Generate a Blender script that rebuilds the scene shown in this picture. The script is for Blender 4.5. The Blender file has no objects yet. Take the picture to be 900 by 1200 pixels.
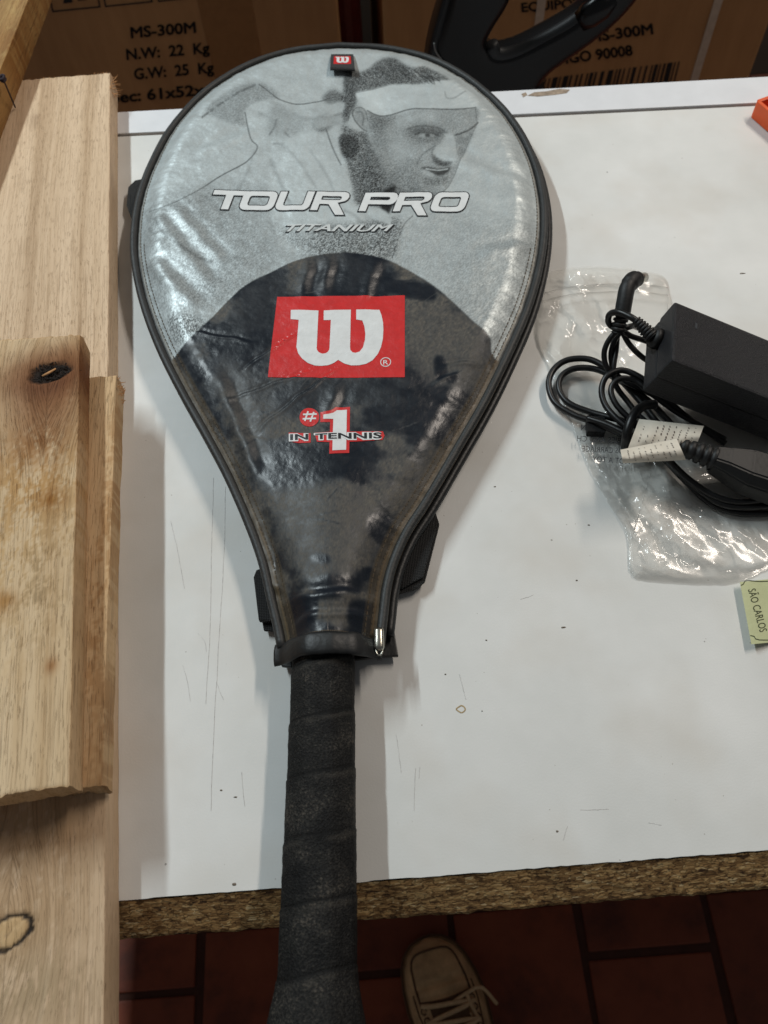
import bpy, bmesh, math
import numpy as np
from mathutils import Vector, Matrix
from mathutils.geometry import tessellate_polygon

# ------------------------------------------------------------------ camera, light, exposure
sc = bpy.context.scene
COL = sc.collection
FPX, TH, RHO, HCAM = 960.0, math.radians(29.2), math.radians(4.7), 0.42
_F = Vector((0, math.sin(TH), -math.cos(TH)))
_U0 = Vector((0, math.cos(TH), math.sin(TH)))
_R0 = Vector((1, 0, 0))
_R = math.cos(RHO) * _R0 - math.sin(RHO) * _U0
_U = math.cos(RHO) * _U0 + math.sin(RHO) * _R0
cam_d = bpy.data.cameras.new('camera')
cam = bpy.data.objects.new('camera', cam_d)
COL.objects.link(cam)
cam.matrix_world = Matrix(((_R.x, _U.x, -_F.x, 0), (_R.y, _U.y, -_F.y, 0), (_R.z, _U.z, -_F.z, HCAM), (0, 0, 0, 1)))
cam_d.sensor_fit = 'VERTICAL'
cam_d.sensor_height = 36
cam_d.lens = FPX / 1200 * 36
cam_d.clip_start = 0.01
cam_d.clip_end = 50
cam_d.dof.use_dof = True
cam_d.dof.focus_distance = 0.46
cam_d.dof.aperture_fstop = 13
sc.camera = cam

world = bpy.data.worlds.new('World')
sc.world = world
world.use_nodes = True
world.node_tree.nodes['Background'].inputs[0].default_value = (0.95, 0.97, 1.0, 1)
world.node_tree.nodes['Background'].inputs[1].default_value = 0.09


def lamp(name, loc, target, sx, sy, power, color):
    l = bpy.data.lights.new(name, 'AREA')
    l.shape = 'RECTANGLE'
    l.size, l.size_y = sx, sy
    l.energy = power
    l.color = color
    o = bpy.data.objects.new(name, l)
    COL.objects.link(o)
    o.location = loc
    d = (Vector(target) - Vector(loc)).normalized()
    o.rotation_mode = 'QUATERNION'
    # keep the tube's long side (local Y) along the world Y axis
    z = -d
    y = (Vector((0, 1, 0)) - z * z.y).normalized()
    x = y.cross(z)
    o.matrix_world = Matrix(((x.x, y.x, z.x, loc[0]), (x.y, y.y, z.y, loc[1]), (x.z, y.z, z.z, loc[2]), (0, 0, 0, 1)))
    return o


# fluorescent tubes on the shop ceiling, all out of the frame
lamp('ceiling_tube_cool', (-1.15, 1.45, 1.75), (-1.15, 1.45, 0), 0.05, 1.2, 44.0, (0.85, 0.965, 1.0))
lamp('ceiling_tube_warm', (1.15, 1.20, 1.75), (1.15, 1.20, 0), 0.10, 1.2, 28.0, (1.0, 0.89, 0.78))

sc.view_settings.view_transform = 'Standard'
sc.view_settings.look = 'None'
sc.view_settings.exposure = 0.0
sc.view_settings.gamma = 1.0

# ------------------------------------------------------------------ helpers
rng = np.random.default_rng(7)
CZ = np.array([0, 0, HCAM])
nF, nR, nU = np.array(_F), np.array(_R), np.array(_U)


def unproj(x, y, z=None, Y=None):
    """measured picture position -> world point on the level z (or on the upright plane Y)"""
    x = np.asarray(x, float); y = np.asarray(y, float)
    d = nF * FPX + (x[..., None] - 450) * nR + (600 - y[..., None]) * nU
    if Y is None:
        k = (np.asarray(z, float) - HCAM) / d[..., 2]
    else:
        k = Y / d[..., 1]
    return CZ + d * k[..., None]


def P(x, y, z=0.0, Y=None):
    return Vector(unproj(np.array(x), np.array(y), z, Y))


def proj(p):
    d = p - CZ
    w = d @ nF
    return 450 + FPX * (d @ nR) / w, 600 - FPX * (d @ nU) / w


def lin(c):
    c = np.asarray(c, float) / 255.0
    return np.where(c <= 0.04045, c / 12.92, ((c + 0.055) / 1.055) ** 2.4)


def L4(r, g, b):
    v = lin((r, g, b))
    return (float(v[0]), float(v[1]), float(v[2]), 1)


def hash2(ix, iy, seed):
    n = (ix.astype(np.int64) * 374761393 + iy.astype(np.int64) * 668265263 + seed * 974634777) & 0x7fffffff
    n = ((n ^ (n >> 13)) * 1274126177) & 0x7fffffff
    return ((n ^ (n >> 16)) & 0xffff) / 65535.0


def vnoise(x, y, seed=0):
    ix = np.floor(x); iy = np.floor(y)
    fx = x - ix; fy = y - iy
    fx = fx * fx * fx * (fx * (fx * 6 - 15) + 10); fy = fy * fy * fy * (fy * (fy * 6 - 15) + 10)
    a = hash2(ix, iy, seed); b = hash2(ix + 1, iy, seed); c = hash2(ix, iy + 1, seed); d = hash2(ix + 1, iy + 1, seed)
    return (a * (1 - fx) + b * fx) * (1 - fy) + (c * (1 - fx) + d * fx) * fy


def fbm(x, y, seed=0, oct=4):
    s = 0; a = 0.5
    for i in range(oct):
        s = s + a * vnoise(x * 2 ** i, y * 2 ** i, seed + i * 17)
        a *= 0.5
    return s / (1 - 0.5 ** oct)


def sstep(a, b, x):
    t = np.clip((x - a) / (b - a), 0, 1)
    return t * t * (3 - 2 * t)


def catmull(pts, n=12, closed=False):
    pts = np.asarray(pts, float)
    N = len(pts)
    out = []
    rngi = range(N if closed else N - 1)
    for i in rngi:
        if closed:
            p0, p1, p2, p3 = pts[(i - 1) % N], pts[i], pts[(i + 1) % N], pts[(i + 2) % N]
        else:
            p1, p2 = pts[i], pts[i + 1]
            p0 = pts[i - 1] if i > 0 else 2 * p1 - p2
            p3 = pts[i + 2] if i + 2 < N else 2 * p2 - p1
        for k in range(n):
            t = k / n
            out.append(0.5 * ((2 * p1) + (-p0 + p2) * t + (2 * p0 - 5 * p1 + 4 * p2 - p3) * t * t + (-p0 + 3 * p1 - 3 * p2 + p3) * t ** 3))
    if not closed:
        out.append(pts[-1])
    return np.array(out)


def resample(pts, step, closed=False):
    pts = np.asarray(pts, float)
    if closed:
        pts = np.vstack([pts, pts[:1]])
    s = np.r_[0, np.cumsum(np.linalg.norm(np.diff(pts, axis=0), axis=1))]
    n = max(2, int(round(s[-1] / step)) + 1)
    q = np.linspace(0, s[-1], n)
    r = np.stack([np.interp(q, s, pts[:, k]) for k in range(pts.shape[1])], 1)
    return r[:-1] if closed else r


# ---- materials
def new_mat(name):
    m = bpy.data.materials.new(name)
    m.use_nodes = True
    nt = m.node_tree
    return m, nt, nt.nodes['Principled BSDF']


def nd(nt, typ, **kw):
    n = nt.nodes.new(typ)
    for k, v in kw.items():
        if k.startswith('i_'):
            key = k[2:]
            n.inputs[int(key) if key.isdigit() else key.replace('_', ' ')].default_value = v
        else:
            setattr(n, k, v)
    return n


def ramp(nt, stops):
    r = nt.nodes.new('ShaderNodeValToRGB')
    e = r.color_ramp.elements
    while len(e) < len(stops):
        e.new(0.5)
    for el, (p, c) in zip(e, stops):
        el.position = p
        el.color = c if len(c) == 4 else (*c, 1)
    return r


def simple(name, rgb, rough=0.5, metal=0.0, var=0.15, scale=120.0, bump=0.05, bscale=400.0, spec=0.5, coat=0.0):
    """plain material with a little colour variation and fine relief"""
    m, nt, b = new_mat(name)
    tc = nd(nt, 'ShaderNodeTexCoord')
    n1 = nd(nt, 'ShaderNodeTexNoise', i_Scale=scale, i_Detail=5.0, i_Roughness=0.6)
    nt.links.new(tc.outputs['Object'], n1.inputs['Vector'])
    c = lin(rgb)
    r = ramp(nt, [(0.3, tuple(c * (1 - var))), (0.7, tuple(np.minimum(1, c * (1 + var))))])
    nt.links.new(n1.outputs['Fac'], r.inputs[0])
    nt.links.new(r.outputs[0], b.inputs['Base Color'])
    n2 = nd(nt, 'ShaderNodeTexNoise', i_Scale=bscale, i_Detail=3.0)
    nt.links.new(tc.outputs['Object'], n2.inputs['Vector'])
    bp = nd(nt, 'ShaderNodeBump', i_Strength=bump, i_Distance=0.002)
    nt.links.new(n2.outputs['Fac'], bp.inputs['Height'])
    nt.links.new(bp.outputs[0], b.inputs['Normal'])
    b.inputs['Roughness'].default_value = rough
    b.inputs['Metallic'].default_value = metal
    b.inputs['Specular IOR Level'].default_value = spec
    b.inputs['Coat Weight'].default_value = coat
    return m


# ---- objects
def link(name, me, mat=None, parent=None):
    o = bpy.data.objects.new(name, me)
    COL.objects.link(o)
    if mat is not None and me is not None:
        me.materials.append(mat)
    if parent is not None:
        o.parent = parent
        o.matrix_parent_inverse = parent.matrix_world.inverted()
    return o


def empty(name, loc, label, cat, group=None):
    o = bpy.data.objects.new(name, None)
    COL.objects.link(o)
    o.location = loc
    o.empty_display_size = 0.02
    o.matrix_world = Matrix.Translation(Vector(loc))
    tag(o, label, cat, group)
    return o


def tag(o, label=None, cat=None, group=None, kind=None):
    if label: o['label'] = label
    if cat: o['category'] = cat
    if group: o['group'] = group
    if kind: o['kind'] = kind
    return o


def np_mesh(name, V, Q, smooth=True):
    V = np.asarray(V, np.float32); Q = np.asarray(Q, np.int32)
    me = bpy.data.meshes.new(name)
    k = Q.shape[1]
    me.vertices.add(len(V)); me.vertices.foreach_set('co', V.ravel())
    me.loops.add(Q.size); me.loops.foreach_set('vertex_index', Q.ravel())
    me.polygons.add(len(Q))
    me.polygons.foreach_set('loop_start', np.arange(0, Q.size, k, dtype=np.int32))
    me.polygons.foreach_set('loop_total', np.full(len(Q), k, np.int32))
    me.update(calc_edges=True)
    me.validate()
    if smooth:
        me.polygons.foreach_set('use_smooth', np.ones(len(Q), bool))
    return me


def grid_quads(nr, nc, wrap_c=False, off=0):
    r = np.arange(nr - 1)[:, None]; c = np.arange(nc if wrap_c else nc - 1)[None, :]
    c2 = (c + 1) % nc
    return (np.stack([r * nc + c, r * nc + c2, (r + 1) * nc + c2, (r + 1) * nc + c], -1).reshape(-1, 4) + off)


def tube_data(path, rad, seg=10, closed=False, flat=1.0, cap=True):
    """swept tube; rad scalar or array; flat squeezes it in z"""
    p = np.asarray(path, float); n = len(p)
    rad = np.broadcast_to(np.asarray(rad, float), (n,))
    t = np.roll(p, -1, 0) - np.roll(p, 1, 0)
    if not closed:
        t[0] = p[1] - p[0]; t[-1] = p[-1] - p[-2]
    t /= np.linalg.norm(t, axis=1)[:, None] + 1e-12
    u = np.zeros_like(p)
    ref = np.array([0, 0, 1.0])
    if abs(t[0] @ ref) > 0.95: ref = np.array([1.0, 0, 0])
    prev = ref
    for i in range(n):
        v = prev - t[i] * (prev @ t[i])
        v /= np.linalg.norm(v) + 1e-12
        u[i] = v; prev = v
    w = np.cross(t, u)
    a = np.arange(seg) / seg * 2 * np.pi
    V = p[:, None] + rad[:, None, None] * (np.cos(a)[None, :, None] * w[:, None] + flat * np.sin(a)[None, :, None] * u[:, None])
    V = V.reshape(-1, 3)
    Q = grid_quads(n, seg, True)
    if closed:
        last = (n - 1) * seg + np.arange(seg)
        first = np.arange(seg)
        Q = np.vstack([Q, np.stack([last, np.roll(last, -1), np.roll(first, -1), first], 1)])
    elif cap:
        V = np.vstack([V, p[:1], p[-1:]])
        i0, i1 = len(V) - 2, len(V) - 1
        f = np.arange(seg); l = (n - 1) * seg + f
        Q = np.vstack([Q, np.stack([np.roll(f, -1), f, np.full(seg, i0), np.full(seg, i0)], 1), np.stack([l, np.roll(l, -1), np.full(seg, i1), np.full(seg, i1)], 1)])
    return V, Q


def join_data(parts):
    Vs, Qs, o = [], [], 0
    for V, Q in parts:
        Vs.append(V); Qs.append(np.asarray(Q) + o); o += len(V)
    return np.vstack(Vs), np.vstack(Qs)


def from_vq(name, V, Q, smooth=True):
    """quads that may be degenerate (a,b,c,c) -> triangles"""
    V = np.asarray(V); Q = np.asarray(Q)
    me = bpy.data.meshes.new(name)
    faces = [tuple(q) if q[2] != q[3] else tuple(q[:3]) for q in Q.tolist()]
    me.from_pydata(V.tolist(), [], faces)
    me.update()
    if smooth:
        me.polygons.foreach_set('use_smooth', np.ones(len(me.polygons), bool))
    return me


def tube(name, path, rad, mat, parent=None, seg=10, closed=False, flat=1.0):
    V, Q = tube_data(path, rad, seg, closed, flat)
    return link(name, from_vq(name, V, Q), mat, parent)


def bm_obj(name, bm, mat, parent=None, smooth=False):
    me = bpy.data.meshes.new(name)
    bmesh.ops.recalc_face_normals(bm, faces=bm.faces)
    bm.to_mesh(me); bm.free()
    if smooth:
        me.polygons.foreach_set('use_smooth', np.ones(len(me.polygons), bool))
    return link(name, me, mat, parent)


def bm_box(bm, lo, hi, bev=0.0, M=None):
    lo = Vector(lo); hi = Vector(hi)
    r = bmesh.ops.create_cube(bm, size=1.0)
    vs = r['verts']
    for v in vs:
        v.co = Vector([(lo[i] + hi[i]) / 2 + v.co[i] * (hi[i] - lo[i]) for i in range(3)])
    if bev > 0:
        es = list({e for v in vs for e in v.link_edges})
        g = bmesh.ops.bevel(bm, geom=es, offset=bev, segments=2, affect='EDGES', profile=0.6)
        vs = list({v for f in g['faces'] for v in f.verts} | {v for v in vs if v.is_valid})
    if M is not None:
        for v in vs: v.co = M @ v.co
    return vs


def bm_prism(bm, poly, z0, z1, bev=0.0):
    b = [bm.verts.new((p[0], p[1], z0)) for p in poly]
    t = [bm.verts.new((p[0], p[1], z1)) for p in poly]
    n = len(poly)
    fs = [bm.faces.new(t), bm.faces.new(b[::-1])]
    for i in range(n):
        fs.append(bm.faces.new((b[i], b[(i + 1) % n], t[(i + 1) % n], t[i])))
    if bev > 0:
        bmesh.ops.recalc_face_normals(bm, faces=fs)
        es = list({e for f in fs for e in f.edges})
        bmesh.ops.bevel(bm, geom=es, offset=bev, segments=2, affect='EDGES', profile=0.6)


def offset_poly(p, d):
    p = np.asarray(p, float); n = len(p)
    area = 0.5 * np.sum(p[:, 0] * np.roll(p[:, 1], -1) - np.roll(p[:, 0], -1) * p[:, 1])
    sg = 1 if area > 0 else -1
    e = np.roll(p, -1, 0) - p; e /= np.linalg.norm(e, axis=1)[:, None]
    nn = np.stack([e[:, 1], -e[:, 0]], 1) * sg
    m = nn + np.roll(nn, 1, 0); L = (m * nn).sum(1)[:, None]
    return p + m / np.maximum(L, .5) * d


# ---- 2D print shapes: list of (verts2d, tris)
def tess(loops):
    """outer loop first, holes after"""
    v3 = [[Vector((p[0], p[1], 0)) for p in lp] for lp in loops]
    tris = tessellate_polygon(v3)
    pts = [p for lp in loops for p in lp]
    return np.array(pts, float), [tuple(t) for t in tris]


def ribbon2(pts, w, closed=False):
    """constant width line around pts in 2D"""
    p = np.asarray(pts, float); n = len(p)
    t = np.roll(p, -1, 0) - np.roll(p, 1, 0)
    if not closed:
        t[0] = p[1] - p[0]; t[-1] = p[-1] - p[-2]
    d1 = np.roll(p, -1, 0) - p
    if not closed: d1[-1] = d1[-2]
    d0 = np.roll(d1, 1, 0)
    if not closed: d0[0] = d1[0]
    d1 = d1 / (np.linalg.norm(d1, axis=1)[:, None] + 1e-12); d0 = d0 / (np.linalg.norm(d0, axis=1)[:, None] + 1e-12)
    m = d0 + d1
    m /= np.linalg.norm(m, axis=1)[:, None] + 1e-9
    nrm = np.stack([-m[:, 1], m[:, 0]], 1)
    c = np.clip(np.abs((m * d1).sum(1)), 0.45, 1)[:, None]
    A = p + nrm * w / 2 / c; B = p - nrm * w / 2 / c
    V = np.vstack([A, B])
    T = []
    for i in range(n if closed else n - 1):
        j = (i + 1) % n
        T += [(i, j, n + j), (i, n + j, n + i)]
    return V, T


_fontcache = {}


def text2(s, shear=0.0, bold=0.0):
    """built-in font outline, normalised so that cap height = 1 and the left edge = 0"""
    key = (s, shear, bold)
    if key in _fontcache: return _fontcache[key]
    cu = bpy.data.curves.new('t', 'FONT')
    cu.body = s
    cu.shear = shear
    cu.resolution_u = 3
    o = bpy.data.objects.new('t', cu)
    COL.objects.link(o)
    dg = bpy.context.evaluated_depsgraph_get()
    me = bpy.data.meshes.new_from_object(o.evaluated_get(dg))
    V = np.array([v.co[:2] for v in me.vertices])
    T = []
    for f in me.polygons:
        vs = list(f.vertices)
        for k in range(1, len(vs) - 1): T.append((vs[0], vs[k], vs[k + 1]))
    bpy.data.objects.remove(o); bpy.data.curves.remove(cu); bpy.data.meshes.remove(me)
    V = V / 0.729
    V[:, 0] -= V[:, 0].min()
    if bold > 0:                        # thicken with a line along every outline edge
        cnt = {}
        for t in T:
            for a_, b_ in ((t[0], t[1]), (t[1], t[2]), (t[2], t[0])):
                k = (min(a_, b_), max(a_, b_)); cnt[k] = cnt.get(k, 0) + 1
        items = [(V, T)]
        for (a_, b_), n_ in cnt.items():
            if n_ == 1:
                d = V[b_] - V[a_]; Ld = np.linalg.norm(d)
                if Ld < 1e-6: continue
                d = d / Ld * bold
                items.append(ribbon2([V[a_] - d * .8, V[b_] + d * .8], 2 * bold))
        V, T = merge2(items)
    _fontcache[key] = (V, T)
    return V, T


def place_text(s, p0, p1, cap, up=None, **kw):
    """text baseline from p0 to p1 (2D); cap = cap height; up = direction of the letters' stems"""
    V, T = text2(s, **kw)
    p0 = np.array(p0, float); p1 = np.array(p1, float)
    w = V[:, 0].max()
    d = (p1 - p0) / w
    if up is None:
        e = (p1 - p0) / np.linalg.norm(p1 - p0)
        up = np.array([e[1], -e[0]])          # picture coordinates: up is -y
    up = np.array(up, float) / np.linalg.norm(up)
    return p0 + V[:, :1] * d + V[:, 1:] * up * cap, T


def merge2(items):
    Vs, Ts, o = [], [], 0
    for V, T in items:
        Vs.append(V); Ts += [(a + o, b + o, c + o) for a, b, c in T]; o += len(V)
    return np.vstack(Vs), Ts


def sheet(name, VT, mapper, mat, parent, maxlen=None):
    """flat print VT (2D) -> mesh through mapper(V2)->V3, edges longer than maxlen (2D units) divided first"""
    V, T = VT
    bm = bmesh.new()
    vs = [bm.verts.new((p[0], p[1], 0)) for p in V]
    for t in T:
        try: bm.faces.new([vs[i] for i in t])
        except ValueError: pass
    if maxlen:
        for it in range(6):
            es = [e for e in bm.edges if e.calc_length() > maxlen]
            if not es: break
            bmesh.ops.subdivide_edges(bm, edges=es, cuts=1)
            bmesh.ops.triangulate(bm, faces=bm.faces)
    co = np.array([v.co[:2] for v in bm.verts])
    W = mapper(co)
    for v, w in zip(bm.verts, W): v.co = w
    bmesh.ops.recalc_face_normals(bm, faces=bm.faces)
    me = bpy.data.meshes.new(name)
    bm.to_mesh(me); bm.free()
    return link(name, me, mat, parent)


# ------------------------------------------------------------------ floor
FLZ = -0.80
m_grout = simple('grout', (74, 40, 28), 0.9, var=0.25, scale=30, bump=0.2)


def tile_mat():
    m, nt, b = new_mat('terracotta')
    tc = nd(nt, 'ShaderNodeTexCoord'); oi = nd(nt, 'ShaderNodeObjectInfo')
    n1 = nd(nt, 'ShaderNodeTexNoise', i_Scale=14.0, i_Detail=6.0, i_Roughness=0.65)
    add = nd(nt, 'ShaderNodeVectorMath', operation='ADD')
    nt.links.new(tc.outputs['Object'], add.inputs[0]); nt.links.new(oi.outputs['Location'], add.inputs[1])
    nt.links.new(add.outputs[0], n1.inputs['Vector'])
    r = ramp(nt, [(0.28, (0.10, 0.019, 0.006)), (0.5, (0.21, 0.041, 0.013)), (0.8, (0.28, 0.064, 0.022))])
    nt.links.new(n1.outputs['Fac'], r.inputs[0])
    hv = nd(nt, 'ShaderNodeHueSaturation', i_Saturation=1.0)
    mr = nd(nt, 'ShaderNodeMapRange', i_3=0.75, i_4=1.2)
    nt.links.new(oi.outputs['Random'], mr.inputs[0]); nt.links.new(mr.outputs[0], hv.inputs['Value'])
    nt.links.new(r.outputs[0], hv.inputs['Color']); nt.links.new(hv.outputs[0], b.inputs['Base Color'])
    b.inputs['Roughness'].default_value = 0.6
    bp = nd(nt, 'ShaderNodeBump', i_Strength=0.3, i_Distance=0.002)
    nt.links.new(n1.outputs['Fac'], bp.inputs['Height']); nt.links.new(bp.outputs[0], b.inputs['Normal'])
    return m


bm = bmesh.new(); bm_box(bm, (-2.2, -1.4, FLZ - 0.05), (2.2, 2.4, FLZ - 0.0025))
floor = tag(bm_obj('floor', bm, m_grout), kind='structure')
bm = bmesh.new(); bm_box(bm, (-0.0795, -0.0795, -0.02), (0.0795, 0.0795, 0.0), bev=0.002)
me_tile = bpy.data.meshes.new('floor_tile'); bm.to_mesh(me_tile); bm.free()
me_tile.materials.append(tile_mat())
TS = 0.168
for i in range(-5, 6):
    for j in range(-4, 6):
        o = bpy.data.objects.new('floor_tile', me_tile)
        COL.objects.link(o); o.parent = floor
        st = 0.6 * TS if i % 2 else 0.0
        o.location = (0.045 + TS * (i + 0.5) + rng.normal(0, .0012), -0.02 + TS * j + st + rng.normal(0, .0012), FLZ + rng.normal(0, .0006))
        o.rotation_euler = (rng.normal(0, .002), rng.normal(0, .002), rng.normal(0, .005))
m_wall = simple('dim_wall', (70, 60, 52), 0.9, var=0.1, scale=6)
bm = bmesh.new(); bm_box(bm, (-2.2, 1.78, FLZ), (2.2, 1.9, 0.5))
tag(bm_obj('wall', bm, m_wall), kind='structure')

# ------------------------------------------------------------------ table


def melamine():
    m, nt, b = new_mat('white_melamine')
    tc = nd(nt, 'ShaderNodeTexCoord')
    n1 = nd(nt, 'ShaderNodeTexNoise', i_Scale=7.0, i_Detail=5.0, i_Roughness=0.6)
    nt.links.new(tc.outputs['Object'], n1.inputs['Vector'])
    r = ramp(nt, [(0.3, L4(208, 209, 206)), (0.7, L4(230, 230, 228))])
    nt.links.new(n1.outputs['Fac'], r.inputs[0])
    # grime: small dots of random size
    v = nd(nt, 'ShaderNodeTexVoronoi', i_Scale=85.0, i_Randomness=1.0)
    nt.links.new(tc.outputs['Object'], v.inputs['Vector'])
    sep = nd(nt, 'ShaderNodeSeparateColor'); nt.links.new(v.outputs['Color'], sep.inputs[0])
    thr = nd(nt, 'ShaderNodeMapRange', i_1=0.80, i_2=1.0, i_3=0.0, i_4=0.055)
    nt.links.new(sep.outputs[0], thr.inputs[0])
    lt = nd(nt, 'ShaderNodeMath', operation='LESS_THAN')
    nt.links.new(v.outputs['Distance'], lt.inputs[0]); nt.links.new(thr.outputs[0], lt.inputs[1])
    v2 = nd(nt, 'ShaderNodeTexVoronoi', i_Scale=240.0, i_Randomness=1.0)
    nt.links.new(tc.outputs['Object'], v2.inputs['Vector'])
    sep2 = nd(nt, 'ShaderNodeSeparateColor'); nt.links.new(v2.outputs['Color'], sep2.inputs[0])
    thr2 = nd(nt, 'ShaderNodeMapRange', i_1=0.82, i_2=1.0, i_3=0.0, i_4=0.10)
    nt.links.new(sep2.outputs[1], thr2.inputs[0])
    lt2 = nd(nt, 'ShaderNodeMath', operation='LESS_THAN')
    nt.links.new(v2.outputs['Distance'], lt2.inputs[0]); nt.links.new(thr2.outputs[0], lt2.inputs[1])
    mx = nd(nt, 'ShaderNodeMix', data_type='RGBA'); mx.inputs[7].default_value = L4(70, 62, 52)
    h1 = nd(nt, 'ShaderNodeMath', operation='MULTIPLY'); h1.inputs[1].default_value = 0.6
    nt.links.new(lt.outputs[0], h1.inputs[0]); nt.links.new(h1.outputs[0], mx.inputs[0]); nt.links.new(r.outputs[0], mx.inputs[6])
    mx2 = nd(nt, 'ShaderNodeMix', data_type='RGBA'); mx2.inputs[7].default_value = L4(150, 145, 135)
    h2 = nd(nt, 'ShaderNodeMath', operation='MULTIPLY'); h2.inputs[1].default_value = 0.6
    nt.links.new(lt2.outputs[0], h2.inputs[0]); nt.links.new(h2.outputs[0], mx2.inputs[0]); nt.links.new(mx.outputs[2], mx2.inputs[6])
    # faint brown smudges
    n3 = nd(nt, 'ShaderNodeTexNoise', i_Scale=16.0, i_Detail=3.0); nt.links.new(tc.outputs['Object'], n3.inputs['Vector'])
    sm = nd(nt, 'ShaderNodeMapRange', i_1=0.48, i_2=0.80, i_3=0.0, i_4=0.42); nt.links.new(n3.outputs['Fac'], sm.inputs[0])
    mx3 = nd(nt, 'ShaderNodeMix', data_type='RGBA'); mx3.inputs[7].default_value = L4(198, 188, 174)
    nt.links.new(sm.outputs[0], mx3.inputs[0]); nt.links.new(mx2.outputs[2], mx3.inputs[6])
    nt.links.new(mx3.outputs[2], b.inputs['Base Color'])
    rr = nd(nt, 'ShaderNodeMapRange', i_3=0.42, i_4=0.62); nt.links.new(n3.outputs['Fac'], rr.inputs[0])
    nt.links.new(rr.outputs[0], b.inputs['Roughness'])
    n4 = nd(nt, 'ShaderNodeTexNoise', i_Scale=900.0, i_Detail=2.0); nt.links.new(tc.outputs['Object'], n4.inputs['Vector'])
    bp = nd(nt, 'ShaderNodeBump', i_Strength=0.06, i_Distance=0.001); nt.links.new(n4.outputs['Fac'], bp.inputs['Height'])
    nt.links.new(bp.outputs[0], b.inputs['Normal'])
    b.inputs['Specular IOR Level'].default_value = 0.35
    return m


def chipboard():
    m, nt, b = new_mat('raw_particleboard')
    tc = nd(nt, 'ShaderNodeTexCoord')
    mp = nd(nt, 'ShaderNodeMapping'); mp.inputs['Scale'].default_value = (0.32, 1, 1.0)
    nt.links.new(tc.outputs['Object'], mp.inputs[0])
    wn = nd(nt, 'ShaderNodeTexNoise', i_Scale=260.0, i_Detail=3.0); nt.links.new(tc.outputs['Object'], wn.inputs['Vector'])
    ws = nd(nt, 'ShaderNodeVectorMath', operation='SCALE'); ws.inputs['Scale'].default_value = 0.0022
    wsub = nd(nt, 'ShaderNodeVectorMath', operation='SUBTRACT'); wsub.inputs[1].default_value = (.5, .5, .5)
    nt.links.new(wn.outputs['Color'], wsub.inputs[0]); nt.links.new(wsub.outputs[0], ws.inputs[0])
    ad = nd(nt, 'ShaderNodeVectorMath', operation='ADD'); nt.links.new(mp.outputs[0], ad.inputs[0]); nt.links.new(ws.outputs[0], ad.inputs[1])
    v = nd(nt, 'ShaderNodeTexVoronoi', i_Scale=760.0, i_Randomness=1.0); nt.links.new(ad.outputs[0], v.inputs['Vector'])
    v2 = nd(nt, 'ShaderNodeTexVoronoi', i_Scale=1150.0, i_Randomness=1.0); nt.links.new(ad.outputs[0], v2.inputs['Vector'])
    sep = nd(nt, 'ShaderNodeSeparateColor'); nt.links.new(v.outputs['Color'], sep.inputs[0])
    sep2 = nd(nt, 'ShaderNodeSeparateColor'); nt.links.new(v2.outputs['Color'], sep2.inputs[0])
    mix = nd(nt, 'ShaderNodeMath', operation='MULTIPLY_ADD'); mix.inputs[1].default_value = 0.5
    hl = nd(nt, 'ShaderNodeMath', operation='MULTIPLY'); hl.inputs[1].default_value = 0.5
    nt.links.new(sep2.outputs[0], hl.inputs[0]); nt.links.new(sep.outputs[0], mix.inputs[0]); nt.links.new(hl.outputs[0], mix.inputs[2])
    r = ramp(nt, [(0.05, L4(66, 44, 26)), (0.3, L4(136, 102, 62)), (0.55, L4(186, 146, 94)), (0.78, L4(218, 182, 124)), (0.97, L4(240, 216, 168))])
    nt.links.new(mix.outputs[0], r.inputs[0])
    # dark crevices between the flakes
    e = nd(nt, 'ShaderNodeTexVoronoi', i_Scale=760.0, feature='DISTANCE_TO_EDGE'); nt.links.new(ad.outputs[0], e.inputs['Vector'])
    er = nd(nt, 'ShaderNodeMapRange', i_1=0.0, i_2=0.09, i_3=0.25, i_4=1.0); nt.links.new(e.outputs['Distance'], er.inputs[0])
    lowf = nd(nt, 'ShaderNodeTexNoise', i_Scale=22.0, i_Detail=4.0); nt.links.new(tc.outputs['Object'], lowf.inputs['Vector'])
    lr = nd(nt, 'ShaderNodeMapRange', i_1=0.3, i_2=0.7, i_3=0.9, i_4=1.5); nt.links.new(lowf.outputs['Fac'], lr.inputs[0])
    mm = nd(nt, 'ShaderNodeMath', operation='MULTIPLY'); nt.links.new(er.outputs[0], mm.inputs[0]); nt.links.new(lr.outputs[0], mm.inputs[1])
    ml = nd(nt, 'ShaderNodeVectorMath', operation='SCALE'); nt.links.new(r.outputs[0], ml.inputs[0]); nt.links.new(mm.outputs[0], ml.inputs['Scale'])
    nt.links.new(ml.outputs[0], b.inputs['Base Color'])
    b.inputs['Roughness'].default_value = 0.9
    bp = nd(nt, 'ShaderNodeBump', i_Strength=0.9, i_Distance=0.0012); nt.links.new(mix.outputs[0], bp.inputs['Height'])
    nt.links.new(bp.outputs[0], b.inputs['Normal'])
    return m


m_white = melamine()
m_chip = chipboard()
table = empty('table', (0, 0.3, FLZ), 'white melamine table top with raw particleboard front edge under the racket', 'table')
TXL, TXR = -0.62, 0.95  # right end, out of view, lengthened to keep lamp light off the floor
YF = lambda x: 0.0372 - 0.004 * x
YB = lambda x: 0.5895 - 0.0525 * x


def strip_poly(yf, yb, n=40):
    xs = np.linspace(TXL, TXR, n)
    return [(x, yf(x)) for x in xs] + [(x, yb(x)) for x in xs[::-1]]


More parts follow.
